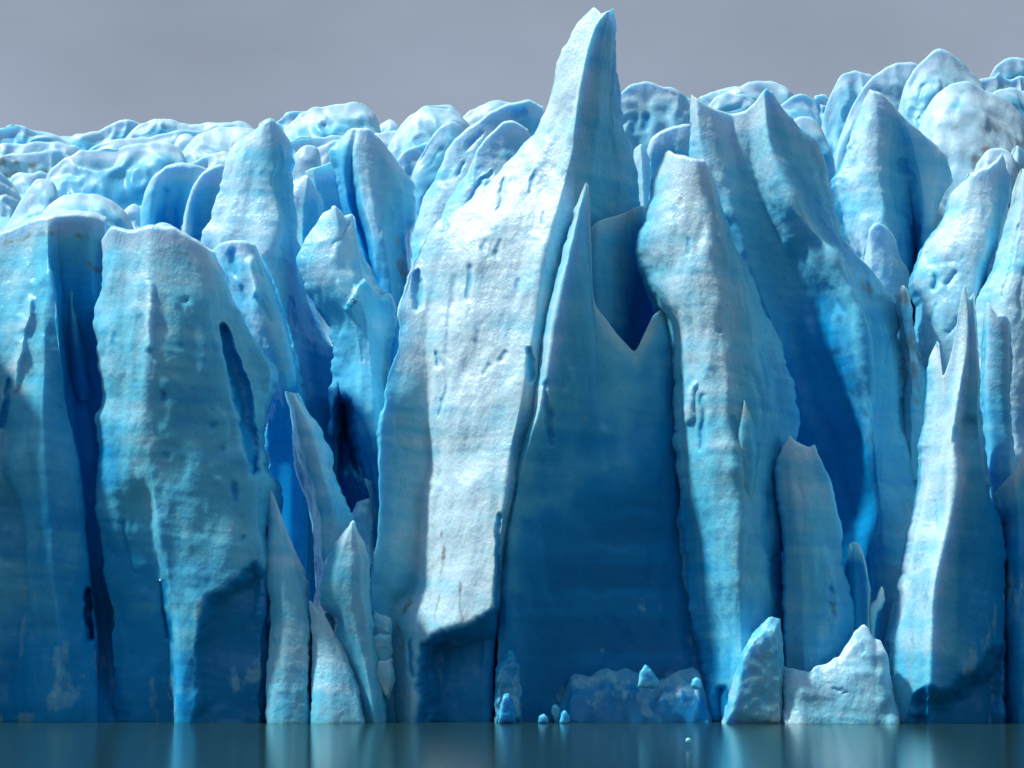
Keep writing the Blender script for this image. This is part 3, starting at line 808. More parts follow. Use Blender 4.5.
ice('ice_apron', 'snowy white broken apron at the waterline with two ragged steps on top', 'ice apron', 147.4, [
    R([(784, 668), (785, 696), (785, 724)], [1.8, 0.67, -0.10], .22),
    R([(788, 671), (789, 697), (789, 724)], [1.2, 0.46, -0.10], .22),
    R([(794, 669), (795, 696), (795, 724)], [1.0, 0.40, -0.10], .22),
    R([(800, 673), (801, 698), (801, 724)], [1.0, 0.36, -0.10], .22),
    R([(806, 671), (807, 697), (807, 724)], [1.0, 0.39, -0.10], .22),
    R([(811, 676), (812, 700), (812, 724)], [0.9, 0.31, -0.10], .22),
    R([(814, 668), (815, 696), (815, 724)], [1.1, 0.42, -0.10], .22),
    R([(822, 667), (823, 695), (823, 724)], [1.1, 0.44, -0.10], .22),
    R([(830, 664), (831, 694), (831, 724)], [1.1, 0.40, -0.10], .22),
    R([(836, 657), (837, 690), (837, 724)], [1.2, 0.47, -0.10], .22),
    R([(839, 661), (840, 692), (840, 724)], [1.1, 0.39, -0.10], .22),
    R([(844, 651), (845, 687), (845, 724)], [1.2, 0.46, -0.10], .22),
    R([(847, 646), (848, 685), (848, 724)], [1.2, 0.48, -0.10], .22),
    R([(852, 641), (853, 682), (853, 724)], [1.2, 0.44, -0.10], .22),
    R([(855, 631), (856, 677), (856, 724)], [1.3, 0.51, -0.10], .22),
    R([(859, 634), (860, 679), (860, 724)], [1.2, 0.43, -0.10], .22),
    R([(863, 624), (864, 674), (864, 724)], [1.3, 0.50, -0.10], .22),
    R([(868, 628), (869, 676), (869, 724)], [1.2, 0.48, -0.10], .22),
    R([(871, 635), (872, 679), (872, 724)], [1.2, 0.44, -0.10], .22),
    R([(874, 642), (875, 683), (875, 724)], [1.2, 0.47, -0.10], .22),
    R([(880, 640), (881, 682), (881, 724)], [1.3, 0.47, -0.10], .22),
    R([(883, 648), (884, 686), (884, 724)], [1.4, 0.53, -0.10], .22),
    R([(886, 664), (887, 694), (887, 724)], [1.6, 0.64, -0.10], .22),
    R([(890, 690), (891, 707), (891, 724)], [1.6, 0.60, -0.10], .22),
    R([(896, 716), (897, 720), (897, 724)], [1.6, 0.63, -0.10], .22)], FOOT, T=3, soft=.06, res=.1, rough=1.1, crest=.25, wet=0,
    pits=[([(812, 672), (830, 684), (845, 692)], [2.5, 3, 2], .5, .1), ([(862, 640), (864, 652)], [3], .4, .2)],
    patches=[([(785, 700), (890, 700)], 50, 0.68)])

ice('ice_shard', 'rounded blue leaf of ice with a pale right rim, standing behind the snowy white apron', 'ice shard', 151, [
    R([(849, 545), (845, 580), (843, 680)], 1, .9), R([(853, 542), (856, 580), (858, 680)], 0, 1), R([(858, 543), (864, 580), (866, 680)], 0, .8),
    R([(863, 553), (869, 580), (869, 620), (869, 680)], -.5, .1), R([(865, 560), (871, 590), (872, 625), (872, 680)], .5, .2)], MID, T=1, crest=.15, soft=.12, res=.1, rough=.5, down=False)
ice('ice_shard', 'narrow bent splinter of ice leaning right, above the snowy white apron', 'ice shard', 150.6, [
    R([(881, 588), (877, 600), (871, 607), (869, 618), (870, 660)], .4, .2), R([(882, 587), (879, 603), (874, 611), (873, 622), (874, 660)], 0, .2),
    R([(884, 590), (882, 606), (878, 614), (876, 626), (877, 660)], .5, .5)], MID, T=.6, crest=.1, soft=.1, res=.08, rough=.5, down=False)

ice('ice_tower', 'big two peaked tower with a sparkling saddle and a deep blue hollow face', 'ice tower', 158, [
    R([(691, 96), (691, 120), (692, 142), (694, 165), (700, 200), (715, 260), (730, 330), (745, 400), (755, 460), (765, 520), (775, 600), (780, 722)], [2.5, 3, 4, 5, 5, 3], [.2, .6, 1, 1, 1]),
    R([(696, 99), (698, 130), (704, 165), (722, 230), (748, 310), (772, 390), (792, 460), (806, 520), (820, 600), (828, 722)], [1.5, 1, 2.5, 5, 5, 3], [.1, .4, 1, 1.2, 1.2]),
    R([(712, 109), (716, 140), (722, 175), (742, 235), (768, 310), (796, 390), (818, 460), (836, 520), (854, 600), (862, 722)], [1.6, .6, 1.6, 4.5, 5, 3], [.1, .4, 1, 1.3, 1.3]),
    R([(731, 116), (733, 145), (740, 185), (758, 235), (784, 310), (812, 390), (836, 460), (850, 520), (864, 600), (870, 722)], [2.2, 2, 2.2, 4.2, 4.5, 2.6], [.1, .5, 1, 1.3, 1.3]),
    R([(748, 110), (750, 140), (755, 180), (772, 220), (800, 280), (828, 350), (850, 420), (862, 480), (871, 560), (877, 640), (880, 722)], [1.6, 2.2, 1.5, 2.6, 2.6, 1.2], [.1, .6, 1, 1.1, 1.2]),
    R([(764, 92), (767, 130), (774, 160), (789, 192), (804, 220), (820, 237), (834, 256), (846, 280), (860, 320), (868, 370), (873, 430), (878, 490), (883, 564), (885, 620), (890, 722)], [.8, -.8, -1.4, -1, -.3, .4], [.1, .2, .5, .5, .5]),
    R([(767, 90), (774, 126), (783, 156), (797, 186), (812, 212), (830, 234), (846, 256), (858, 280), (874, 320), (882, 370), (888, 430), (896, 490), (900, 564), (902, 640), (905, 722)], [1, .8, 1, .2, -.4, -.6], [.2, .7, .5, .25, .2]),
    R([(770, 92), (784, 124), (797, 155), (811, 186), (825, 214), (838, 236), (855, 262), (870, 284), (886, 320), (892, 370), (900, 430), (910, 470), (914, 540), (916, 640), (918, 722)], [1.2, 1.8, 2, 1.4, 0, -1.4], [.2, .7, .4, .2, .2]),
    R([(772, 92), (793, 120), (818, 146), (830, 177), (843, 225), (850, 242), (868, 267), (885, 287), (897, 305), (901, 350), (903, 414), (919, 450), (926, 500), (932, 560), (932, 640), (932, 722)], [2, 3.5, 3.5, 2.8, 1.6, 0], [.2, .3, .4, .6, .5]),
], FRONT, T=5, crest=.3, soft=.32,
    stains=[([(862, 282), (873, 293)], 8, .5), ([(840, 222), (850, 250)], 6, .35), ([(866, 300), (872, 340)], 8, .25)],
    pits=[([(846, 312), (838, 300)], [5], .4, .3)],
    patches=[([(906, 480), (908, 640)], 14, 0.30)])

ice('ice_ridge', 'slender three pronged ridge with a brilliant white edge running down to the water', 'ice ridge', 149.6, [
    R([(937, 341), (930, 357), (927, 385), (925, 414), (921, 448), (919, 480), (914, 520), (902, 580), (891, 640), (887, 690), (890, 722)], [2, 2, 1.6, 1], [.2, .15, .15]),
    R([(939, 344), (938, 375), (936, 400), (933, 430), (929, 470), (922, 510), (913, 560), (904, 610), (899, 660), (899, 722)], [1.2, .6, .2, -.2], .1),
    R([(943, 381), (943, 410), (941, 440), (939, 480), (934, 510), (926, 550), (918, 600), (912, 650), (909, 722)], [.6, 0, -.6, -1], .1),
    R([(953, 350), (952, 380), (949, 414), (946, 445), (947, 480), (945, 506), (937, 544), (930, 574), (926, 606), (924, 650), (922, 722)], [.4, -.6, -1.4, -1.8], [.2, .1, .1, .2]),
    R([(961, 296), (962, 325), (960, 360), (955, 400), (951, 435), (952, 470), (949, 506), (942, 540), (934, 574), (930, 606), (929, 650), (927, 722)], [.6, -1, -2.6, -3], [0, 0, 0, .1]),
    R([(965, 284), (968, 310), (967, 347), (962, 377), (957, 410), (954, 445), (956, 480), (952, 510), (946, 544), (940, 574), (936, 606), (934, 650), (932, 722)], [.5, -1, -2.6, -3], [0, 0, 0, .2]),
    R([(969, 300), (971, 330), (970, 380), (968, 430), (969, 480), (965, 530), (961, 580), (957, 640), (954, 690), (954, 722)], [.9, .2, -.6, -1.6], [.2, .6, .7, .8]),
    R([(973, 294), (976, 330), (978, 380), (979, 430), (983, 480), (984, 530), (984, 580), (982, 640), (980, 690), (980, 722)], [.8, .5, .2, -.6], [0, .6, .9, .9]),
    R([(975, 296), (978, 330), (982, 380), (985, 414), (990, 464), (993, 500), (1001, 525), (1005, 560), (1005, 640), (1004, 690), (1004, 722)], [2, 2.4, 2, 1], [.3, .7, .9, .9]),
], FRONT, T=3, crest=.15, soft=.16, res=.1, rough=.6,
    pits=[([(970, 425), (970, 438)], [14, 13], .5, -.2), ([(954, 430), (953, 442)], [4], .5, .2), ([(937, 500), (935, 530)], [3, 2], .3, .2), ([(910, 580), (907, 570)], [4], .3, .2)],
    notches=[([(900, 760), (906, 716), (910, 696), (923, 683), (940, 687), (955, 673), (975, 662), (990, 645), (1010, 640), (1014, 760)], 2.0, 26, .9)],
    patches=[([(965, 660), (990, 630), (1000, 610)], 18, 0.71), ([(912, 640), (906, 690)], 18, 0.52), ([(915, 540), (925, 600)], 18, 0.34)])

ice('ice_fin', 'pair of pale rounded blue fins joined at the base, right of the brilliant white edge', 'ice fin', 153.2, [
    R([(984, 322), (982, 360), (980, 420), (986, 500), (990, 560)], [1.2, 1.2], .6), R([(988, 300), (987, 350), (987, 420), (990, 500), (992, 560)], [.3, .4], [.2, .6]),
    R([(992, 309), (992, 350), (992, 420), (994, 500), (995, 560)], [.2, .2], [.2, .6]),
    R([(997, 319), (996, 360), (996, 420), (998, 500), (999, 560)], [.15, .05], [.3, .7]), R([(1003, 314), (1003, 360), (1003, 420), (1004, 500), (1004, 560)], [.1, 0], [.3, .6]),
    R([(1008, 319), (1009, 360), (1009, 420), (1009, 500), (1009, 560)], [.3, .1], [.2, .5]), R([(1011, 325), (1013, 370), (1013, 420), (1013, 500), (1013, 560)], [1.5, 1.5], .5)], MID, T=2.5, crest=.4, soft=.2, res=.1, rough=.8, down=False)

ice('ice_tower', 'blue shaded block at the extreme right edge with a dirty crack along its left side', 'ice tower', 150.6, [
    R([(992, 498), (998, 512), (1003, 540), (1005, 580), (1006, 640), (1006, 722)], [3, 2.4, 2], .9),
    R([(1003, 486), (1008, 512), (1012, 560), (1012, 640), (1012, 722)], [1.2, .8], [.5, 1]),
    R([(1014, 474), (1018, 520), (1020, 580), (1020, 640), (1020, 722)], [.4, 0, -.6], [.3, 1.1, .8, .6]),
    R([(1026, 449), (1030, 520), (1032, 580), (1034, 640), (1034, 722)], [.6, 0, -1.2], [.3, 1, .5, .6]),
    R([(1046, 432), (1050, 520), (1052, 640), (1052, 722)], [.6, 0, -1], [.3, .6]), R([(1080, 450), (1084, 560), (1086, 722)], [2, 2], .4)], FRONT, T=4,
    pits=[([(1003, 525), (1006, 570), (1006, 640)], [5, 6, 4], 1.6, .6)], stains=[([(1002, 520), (1006, 570), (1005, 640)], 6, .9)],
    patches=[([(1022, 570), (1018, 620)], 14, 0.52)])

chunk('ice_block', 'faceted pale block in the water between the sparkling topped tower and the snowy apron', 'ice block', 147.2, [(719, 735), (730, 690), (740, 655), (752, 634), (768, 616), (781, 618), (784, 660), (784, 735)], FOOT, 3.0, rough=.06, fresh=.38)

ice('ice_apron', 'low dark blue ledge of broken ice at the foot of the huge dark blue face', 'ice apron', 150.9, [
    R([(556, 712), (556, 718), (556, 724)], [2.1, 0.4, -0.3], [.6, .85]),
    R([(566, 690), (566, 707), (566, 724)], [1.7, 0.5, -0.1], [.6, .85]),
    R([(571, 676), (571, 700), (571, 724)], [1.5, 0.1, -0.1], [.6, .85]),
    R([(580, 674), (580, 699), (580, 724)], [1.4, 0.3, -0.3], [.6, .85]),
    R([(590, 678), (590, 701), (590, 724)], [1.4, 0.0, -0.1], [.6, .85]),
    R([(600, 671), (600, 697), (600, 724)], [1.5, 0.3, -0.1], [.6, .85]),
    R([(607, 668), (607, 696), (607, 724)], [1.4, 0.0, -0.3], [.6, .85]),
    R([(616, 672), (616, 698), (616, 724)], [1.4, 0.3, -0.1], [.6, .85]),
    R([(626, 668), (626, 696), (626, 724)], [1.6, 0.1, -0.1], [.6, .85]),
    R([(634, 672), (634, 698), (634, 724)], [1.5, 0.3, -0.3], [.6, .85]),
    R([(644, 676), (644, 700), (644, 724)], [1.5, 0.1, -0.1], [.6, .85]),
    R([(655, 684), (655, 704), (655, 724)], [1.4, 0.3, -0.1], [.6, .85]),
    R([(664, 680), (664, 702), (664, 724)], [1.3, 0.0, -0.3], [.6, .85]),
    R([(672, 673), (672, 698), (672, 724)], [1.4, 0.3, -0.1], [.6, .85]),
    R([(682, 671), (682, 697), (682, 724)], [1.3, 0.0, -0.1], [.6, .85]),
    R([(693, 667), (693, 695), (693, 724)], [1.4, 0.3, -0.3], [.6, .85]),
    R([(699, 672), (699, 698), (699, 724)], [1.4, 0.0, -0.1], [.6, .85]),
    R([(704, 690), (704, 707), (704, 724)], [1.5, 0.3, -0.1], [.6, .85]),
    R([(709, 706), (709, 715), (709, 724)], [1.8, 0.2, -0.3], [.6, .85]),
    R([(713, 718), (713, 721), (713, 724)], [2.5, 0.9, -0.1], [.6, .85])], FOOT, T=2, soft=.08, res=.09, rough=.8, crest=.15, fres=.3,
    notches=[([(540, 640), (720, 640), (720, 760), (540, 760)], 0, 5, 0)],  # no carving here, only the painted shade tone
    patches=[([(590, 690), (700, 690)], 30, .6), ([(690, 675), (700, 700)], 12, 0.38), ([(630, 714), (690, 716)], 9, 0.45)])
chunk('ice_block', 'pale tooth shaped block sitting on the dark blue ledge under the blue face', 'ice block', 149.8, [(637, 688), (640, 671), (645, 664), (649, 666), (653, 674), (660, 682), (655, 690)], FOOT, .9, fresh=.55)
chunk('ice_block', 'small white chunk at the right end of the dark blue ledge', 'ice block', 149.8, [(691, 686), (692, 679), (697, 677), (701, 680), (701, 688), (696, 689)], FOOT, .5, fresh=.55)
chunk('ice_block', 'little white chunk at the waterline, leftmost of three loose pieces under the blue face', 'ice block', 148, [(537, 724), (540, 716), (544, 713), (548, 717), (550, 724)], FOOT, .6, fresh=.6)
chunk('ice_block', 'little white chunk, middle one of three loose pieces at the waterline under the blue face', 'ice block', 149.8, [(551, 713), (552, 706), (556, 704), (559, 708), (560, 716), (556, 726)], FOOT, .6, fresh=.6)
chunk('ice_block', 'little white chunk at the waterline, rightmost of three loose pieces under the blue face', 'ice block', 148, [(560, 724), (561, 713), (565, 710), (569, 715), (570, 724)], FOOT, .6, fresh=.6)
chunk('ice_block', 'rough pale lump at the waterline left of the three loose white pieces', 'ice block', 147.3, [(498, 724), (500, 706), (504, 695), (509, 693), (514, 702), (515, 724)], FOOT, .9, fresh=.7)
chunk('ice_block', 'rounded teal lump at the left foot of the huge dark blue face', 'ice block', 150.2, [(495, 728), (497, 672), (501, 656), (508, 650), (515, 653), (520, 666), (522, 728)], FOOT, 1.6, rough=.12, fresh=.85)
chunk('ice_block', 'tiny white growler floating alone on the lake', 'ice block', 108.5, [(685, 742), (686, 738.5), (689, 737.5), (691, 739), (692, 742)], FOOT, .35, rough=.02)

# ------------------------------------------------------------------ second row
ice('ice_tower', 'twin lobed tower with a wet front above the dark cave, left of the horn', 'ice tower', 161, [
    R([(331, 208), (322, 213), (313, 227), (304, 242), (298, 257), (302, 268), (316, 295), (329, 320), (332, 340), (332, 372), (330, 400), (330, 470), (330, 620)], [1.5, 1, 1, 8, 14], [.2, .4, .6, 1.2, 1.3]),
    R([(332, 207), (326, 225), (318, 245), (316, 262), (324, 285), (338, 315), (344, 345), (348, 372), (350, 400), (352, 470), (352, 620)], [.8, 0, 0, 7, 18], [.1, .4, .5, 1.3, 1.5]),
    R([(335, 207), (338, 230), (336, 255), (338, 280), (350, 310), (356, 345), (360, 372), (362, 400), (364, 470), (364, 620)], [.6, -1, -1, 6, 18], [.05, .3, .5, 1.3, 1.5]),
    R([(344, 217), (348, 240), (350, 262), (356, 288), (366, 312), (370, 345), (372, 380), (374, 420), (374, 480), (374, 620)], [.8, -1, -1.2, 1.5, 10], [.05, .3, .5, .9, 1.4]),
    R([(352, 216), (358, 240), (362, 270), (370, 288), (380, 312), (384, 345), (384, 380), (384, 420), (384, 480), (384, 620)], [.9, 0, -.4, 1, 5], [.2, .3, .5, .8, 1.2]),
    R([(355, 219), (359, 240), (364, 272), (378, 292), (389, 297), (396, 315), (397, 342), (392, 380), (390, 420), (390, 480), (390, 620)], [2, 2, 1.5, 2, 4], [.3, .5, .6, .8, 1.1])], MID, T=4, soft=.3,
    notches=[([(326, 620), (330, 400), (337, 381), (343, 392), (354, 398), (360, 425), (366, 460), (374, 500), (376, 620)], 7, 14, .6)],  # carves the cave and paints its shade into the wall colour
    pits=[([(384, 298)], [5], -.6, -.2), ([(345, 310), (356, 292), (366, 284)], [4], -.5, -.1), ([(348, 225), (335, 250)], [3], .3, .1)],
    stains=[([(352, 219), (357, 222)], 4, .5)])
chunk('ice_block', 'dull blue block with a slanting top jammed in the mouth of the dark cave', 'ice block', 159, [(350, 516), (357, 502), (369, 498), (374, 520), (373, 560), (362, 580), (355, 560)], MID, 2.0)
ice('ice_shard', 'slim pale splinter standing on the block in the dark cave', 'ice shard', 161, [
    R([(363, 479), (368, 500), (370, 520)], .4, .4), R([(366, 478), (371, 500), (372, 520)], 0, .4), R([(372, 482), (375, 500), (375, 520)], .5, .6)], MID, T=.5, res=.08, soft=.08, crest=.1, rough=.5, down=False)

ice('ice_tower', 'tall fin with a bright blue groove down its left side, behind the twin lobed tower', 'ice tower', 173, [
    R([(347, 131), (338, 145), (333, 153), (336, 165), (340, 187), (342, 205), (356, 240), (364, 280), (372, 330)], [2, 2], .5),
    R([(351, 129), (346, 150), (344, 175), (348, 205), (360, 240), (370, 280), (380, 330)], [.6, .3, .6], [.3, .9, 1]),
    R([(356, 129), (354, 150), (353, 175), (355, 205), (364, 240), (374, 280), (384, 330)], [.6, 1.4, 1.4], [.2, 1.1, 1.2]),
    R([(360, 129), (356, 150), (357, 175), (360, 205), (370, 240), (380, 280), (390, 330)], [.4, -1, -.8], [.1, .3, .9]),
    R([(367, 129), (366, 155), (370, 185), (376, 212), (384, 245), (392, 285), (396, 330)], [.4, -1.3, -1], [.1, .2, .6]),
    R([(378, 138), (382, 165), (388, 195), (392, 220), (396, 250), (400, 285), (402, 330)], [.7, 0, .5], [.15, .6, .7]),
    R([(392, 155), (398, 175), (403, 195), (404, 220), (404, 250), (404, 285), (406, 330)], [1, 1, 1.5], [.2, .9, 1]),
    R([(403, 170), (411, 180), (414, 195), (415, 212), (411, 232), (407, 252), (407, 285), (410, 330)], [2.5, 2.5], [.4, .7, .8])], MID, T=4, soft=.3,
    stains=[([(396, 240), (402, 275)], 6, .8)])
ice('ice_tower', 'small two toned white and blue tower between the thumb and the grooved fin', 'ice tower', 177, [
    R([(300, 178), (280, 192), (279, 210), (286, 235), (292, 262), (296, 300)], [1.5, 1.2], .1), R([(304, 176), (292, 196), (290, 215), (298, 240), (302, 262), (306, 300)], [.4, 0], .05),
    R([(308, 176), (306, 196), (304, 216), (302, 240), (306, 262), (312, 300)], [.2, -1], [.1, .4, .9]), R([(313, 184), (319, 205), (318, 230), (316, 262), (320, 300)], [.8, .5], [.4, .9]), R([(316, 190), (322, 202), (324, 230), (324, 262), (326, 300)], [2, 2], [.6, .9])], MID, T=3, soft=.2, down=False,
    stains=[([(280, 198), (300, 197)], 2, .6)])
ice('ice_wall', 'deep blue hollow wall under a ragged white rim, left of the grooved fin', 'ice wall', 183, [
    R([(304, 172), (306, 200), (312, 280)], 1, .4), R([(312, 168), (314, 190), (318, 280)], [.2, .5], [.2, 1.1]), R([(322, 166), (324, 190), (326, 280)], [.2, 1.5], [.2, 1.3]),
    R([(333, 162), (335, 190), (336, 280)], [.4, 2], [.2, 1.4]), R([(342, 164), (343, 190), (344, 280)], [1, 2], .8)], MID, T=3, soft=.2, down=False)

ice('ice_ridge', 'long white shoulder with a narrow melt groove, behind the tall horn\'s left flank', 'ice ridge', 180, [
    R([(443, 166), (432, 190), (416, 232), (404, 262), (396, 310), (390, 360)], [2, 1], .2), R([(446, 152), (440, 185), (430, 230), (420, 265), (412, 310), (408, 360)], [1, -1], .1),
    R([(456, 140), (456, 175), (450, 220), (440, 260), (434, 310), (430, 360)], [.6, -1.5], .05), R([(472, 127), (474, 165), (470, 210), (462, 260), (456, 310), (452, 360)], [.6, -1.8], .05),
    R([(490, 113), (494, 155), (494, 205), (488, 260), (480, 360)], [.6, -1.4], .15), R([(508, 105), (514, 150), (514, 205), (508, 260), (500, 360)], [.8, -.6], .25),
    R([(528, 101), (536, 150), (540, 205), (536, 260), (530, 360)], [1, .4], .35), R([(544, 108), (556, 150), (562, 205), (562, 260), (560, 360)], [2.5, 2], .4)], MID, T=5, crest=.7,
    pits=[([(482, 131), (470, 143)], [4, 7], .9, .3), ([(522, 112), (514, 114)], [6], 1.0, .4), ([(464, 166), (458, 178)], [3], .6, .3), ([(472, 206), (452, 220)], [3], .5, .2)])
ice('ice_ridge', 'smooth rounded shoulder lying in front of the grooved white one, against the tall horn', 'ice ridge', 172, [
    R([(468, 172), (452, 196), (436, 226), (426, 260), (420, 330)], [2, 1.6], .2), R([(476, 150), (468, 185), (456, 220), (446, 260), (440, 330)], [.6, -.8], .1), R([(490, 136), (488, 175), (478, 215), (468, 260), (460, 330)], [.4, -1.4], .1),
    R([(502, 123), (506, 165), (500, 210), (492, 260), (486, 330)], [.5, -.8], .25), R([(514, 122), (522, 160), (522, 210), (516, 260), (510, 330)], [1, 0], .3), R([(528, 132), (540, 165), (544, 210), (540, 260), (536, 330)], [2, 2], .4)], MID, T=3, crest=.6,
    pits=[([(490, 172), (470, 198)], [3, 3], .6, .2)], down=False)

# right hand second row
ice('ice_tower', 'pointed grey white tower split by a long dark blue crevasse, behind the two peaked tower', 'ice tower', 172, [
    R([(868, 93), (862, 105), (853, 135), (845, 155), (836, 170), (832, 178), (836, 195), (844, 222), (858, 260), (866, 300), (870, 400)], [2, 1.6], .15),
    R([(870, 92), (868, 120), (862, 150), (857, 180), (860, 215), (870, 260), (878, 310), (882, 400)], [.6, -.8, -.8], .05),
    R([(874, 92), (878, 120), (878, 150), (880, 180), (884, 215), (890, 260), (896, 310), (898, 400)], [.4, -1.6, -1.6], [.05, .15, .3]),
    R([(882, 96), (890, 125), (893, 155), (896, 185), (901, 215), (906, 260), (908, 310), (908, 400)], [.5, -.4, 0], [.1, .7, 1]),
    R([(893, 107), (900, 130), (904, 160), (909, 190), (913, 220), (916, 260), (916, 310), (916, 400)], [.8, 2.2, 4.5, 4], [.2, .9, 1.3]),
    R([(906, 120), (912, 140), (917, 165), (921, 190), (923, 220), (922, 260), (920, 310), (920, 400)], [.8, .6, .6], [.2, .6, .8]),
    R([(922, 133), (930, 150), (935, 175), (936, 200), (932, 230), (928, 260), (924, 310), (924, 400)], [1, .2, .5], [.2, .3, .3]),
    R([(940, 149), (952, 163), (958, 180), (954, 192), (946, 205), (940, 225), (932, 260), (928, 310), (928, 400)], [1.2, 1.6], .3)], MID, T=4, crest=.6, soft=.3,
    pits=[([(855, 142), (850, 152)], [4, 4], .5, .3), ([(904, 160), (912, 200), (918, 235)], [3, 6, 6], .8, .3)])
ice('ice_dome', 'small rounded lobe tucked into the foot of the crevassed grey tower', 'ice dome', 166, [
    R([(865, 250), (862, 275), (862, 330), (864, 420)], 1.5, .3), R([(869, 232), (870, 265), (872, 330), (874, 420)], [.4, -.4], .2), R([(878, 223), (882, 260), (884, 330), (886, 420)], [.3, -.8], .3),
    R([(890, 230), (895, 265), (898, 330), (898, 420)], [.5, -.4], .2), R([(898, 244), (906, 275), (908, 330), (908, 420)], [2, 1.5], .5)], MID, T=3, crest=.6, fres=-.05, down=False)
ice('ice_pinnacle', 'thin gritty grey pinnacle soiled with sediment, standing in a cleft on the right', 'ice pinnacle', 160, [
    R([(901, 287), (898, 296), (899, 314), (902, 345), (902, 390), (898, 480)], [1, .8], .4), R([(904, 286), (904, 310), (908, 345), (911, 390), (910, 480)], [0, -.6], .3),
    R([(907, 290), (911, 315), (915, 345), (920, 380), (920, 480)], [.2, -.2], .3), R([(909, 294), (914, 320), (918, 345), (928, 372), (930, 400), (930, 480)], [1, .8], .5)], MID, T=2, soft=.15, res=.1, rough=1.3, down=False,
    stains=[([(904, 295), (910, 350), (914, 400)], 14, .62), ([(916, 340), (924, 370)], 6, .5)])
ice('ice_tower', 'round shouldered tower with a sunlit blunt edge and blue right side, right edge', 'ice tower', 160.5, [
    R([(966, 178), (956, 186), (944, 222), (929, 243), (914, 268), (911, 276), (914, 288), (921, 302), (922, 318), (919, 335), (923, 355), (924, 400), (926, 480)], [2, 1.8], [.1, .2, .4]),
    R([(970, 176), (966, 195), (958, 225), (946, 255), (938, 290), (936, 330), (938, 380), (940, 480)], [.8, -.4], [.1, .2, .4]),
    R([(978, 172), (980, 195), (974, 225), (964, 260), (956, 300), (954, 350), (956, 480)], [.5, -1.2], [.05, .1, .3]),
    R([(990, 168), (994, 190), (989, 222), (982, 250), (976, 280), (972, 310), (972, 360), (974, 480)], [.4, -1.6], [0, 0, .2]),
    R([(998, 163), (1003, 185), (999, 215), (994, 245), (986, 280), (980, 310), (980, 360), (984, 480)], [.8, .2], [.4, .9, .9]),
    R([(1003, 154), (1010, 175), (1009, 195), (1003, 225), (998, 255), (990, 285), (986, 320), (990, 380), (994, 480)], [2, 2.2], [.3, .9, .9])], MID, T=4, crest=.6, soft=.3,
    pits=[([(937, 280), (934, 290)], [5, 5], .8, .5), ([(955, 275), (946, 285)], [4], .6, .4), ([(958, 322), (950, 330)], [4], .5, .3), ([(963, 260)], [2.5], .4, .3), ([(936, 308), (930, 318)], [4], .4, .3)])
ice('ice_tower', 'steep bright white face leaning in from the right edge with thin vertical furrows', 'ice tower', 157.5, [
    R([(1018, 178), (1009, 222), (1000, 250), (994, 272), (986, 290), (980, 318), (981, 360), (984, 420), (986, 520)], [1.5, 1.2], .1),
    R([(1023, 170), (1018, 222), (1010, 265), (1002, 310), (1000, 360), (1004, 420), (1006, 520)], [.2, -.8], .02), R([(1030, 172), (1028, 222), (1024, 265), (1018, 320), (1016, 380), (1018, 520)], [0, -1.4], .02),
    R([(1046, 180), (1046, 240), (1044, 300), (1040, 380), (1038, 520)], [.4, -1.2], .1), R([(1075, 200), (1078, 300), (1080, 400), (1080, 520)], [2, 2], .3)], MID, T=5, crest=.5,
    pits=[([(1018, 225), (1010, 262), (1004, 300)], [3, 3, 2], .6, .2), ([(1024, 270), (1016, 330)], [3, 2], .5, .2)])
ice('ice_pinnacle', 'pale pointed tip poking up at the right edge above the round shouldered tower', 'ice pinnacle', 168, [
    R([(1012, 152), (1008, 165), (1012, 190), (1014, 240)], 1, .3), R([(1017, 146), (1017, 165), (1020, 190), (1022, 240)], -.2, .1), R([(1023, 150), (1026, 170), (1030, 240)], 0, .2), R([(1036, 165), (1040, 240)], 1, .3)], MID, T=2, crest=.2, down=False)
ice('ice_dome', 'hooded arch of blue ice with a shadowed hollow, left of the two peaked tower', 'ice dome', 176, [
    R([(647, 152), (645, 170), (645, 240)], 1.5, .4), R([(651, 141), (650, 165), (650, 240)], [0, .5], [.1, 1]), R([(661, 133), (660, 165), (660, 240)], [0, 2], [.1, 1.2]),
    R([(674, 128), (674, 160), (674, 240)], [0, 1.2], [.1, .6]), R([(688, 125), (690, 160), (690, 240)], [.2, -.4], .15), R([(702, 130), (706, 170), (706, 240)], [1, 1], .2)], MID, T=3, crest=.5, down=False,
    stains=[([(660, 136), (676, 130), (690, 127)], 3, .6)])

# ------------------------------------------------------------------ humps behind
FH = MAT['far']
hump('ice_hump', 'broad pale dome with two blue pits, right behind the tall horn', 'ice hump', 192, [(616, 100), (622, 90), (632, 84), (647, 81), (660, 86), (674, 89), (686, 96), (700, 103), (708, 115)], 200, fr=.25, mat=FH,
     pits=[([(634, 118), (634, 130)], [4, 4], .9, .8), ([(645, 117), (646, 129)], [5, 5], .9, .8)], stains=[([(660, 88), (686, 98)], 2.5, .6)])
hump('ice_hump', 'wide bluish mound showing through the saddle of the two peaked tower', 'ice hump', 212, [(704, 112), (712, 100), (722, 95), (736, 94), (748, 97), (758, 104), (764, 115)], 160, fr=.6)
hump('ice_hump', 'low far ridge along the skyline above the saddle of the two peaked tower', 'ice hump', 240, [(686, 108), (698, 96), (712, 94), (726, 91), (742, 87), (756, 82), (768, 81), (782, 86), (794, 94), (800, 104)], 150, fr=.4, mat=FH)
hump('ice_hump', 'tilted pale slab on the skyline right of the two peaked tower', 'ice hump', 205, [(774, 112), (782, 104), (793, 96), (805, 92), (813, 96), (820, 110), (824, 130)], 180, fr=.35, mat=FH)
hump('ice_hump', 'tiny far hump on the skyline left of the leaning shell shaped one', 'ice hump', 222, [(810, 104), (814, 97), (820, 92), (826, 93), (832, 98), (838, 110)], 150, fr=.4, mat=FH)
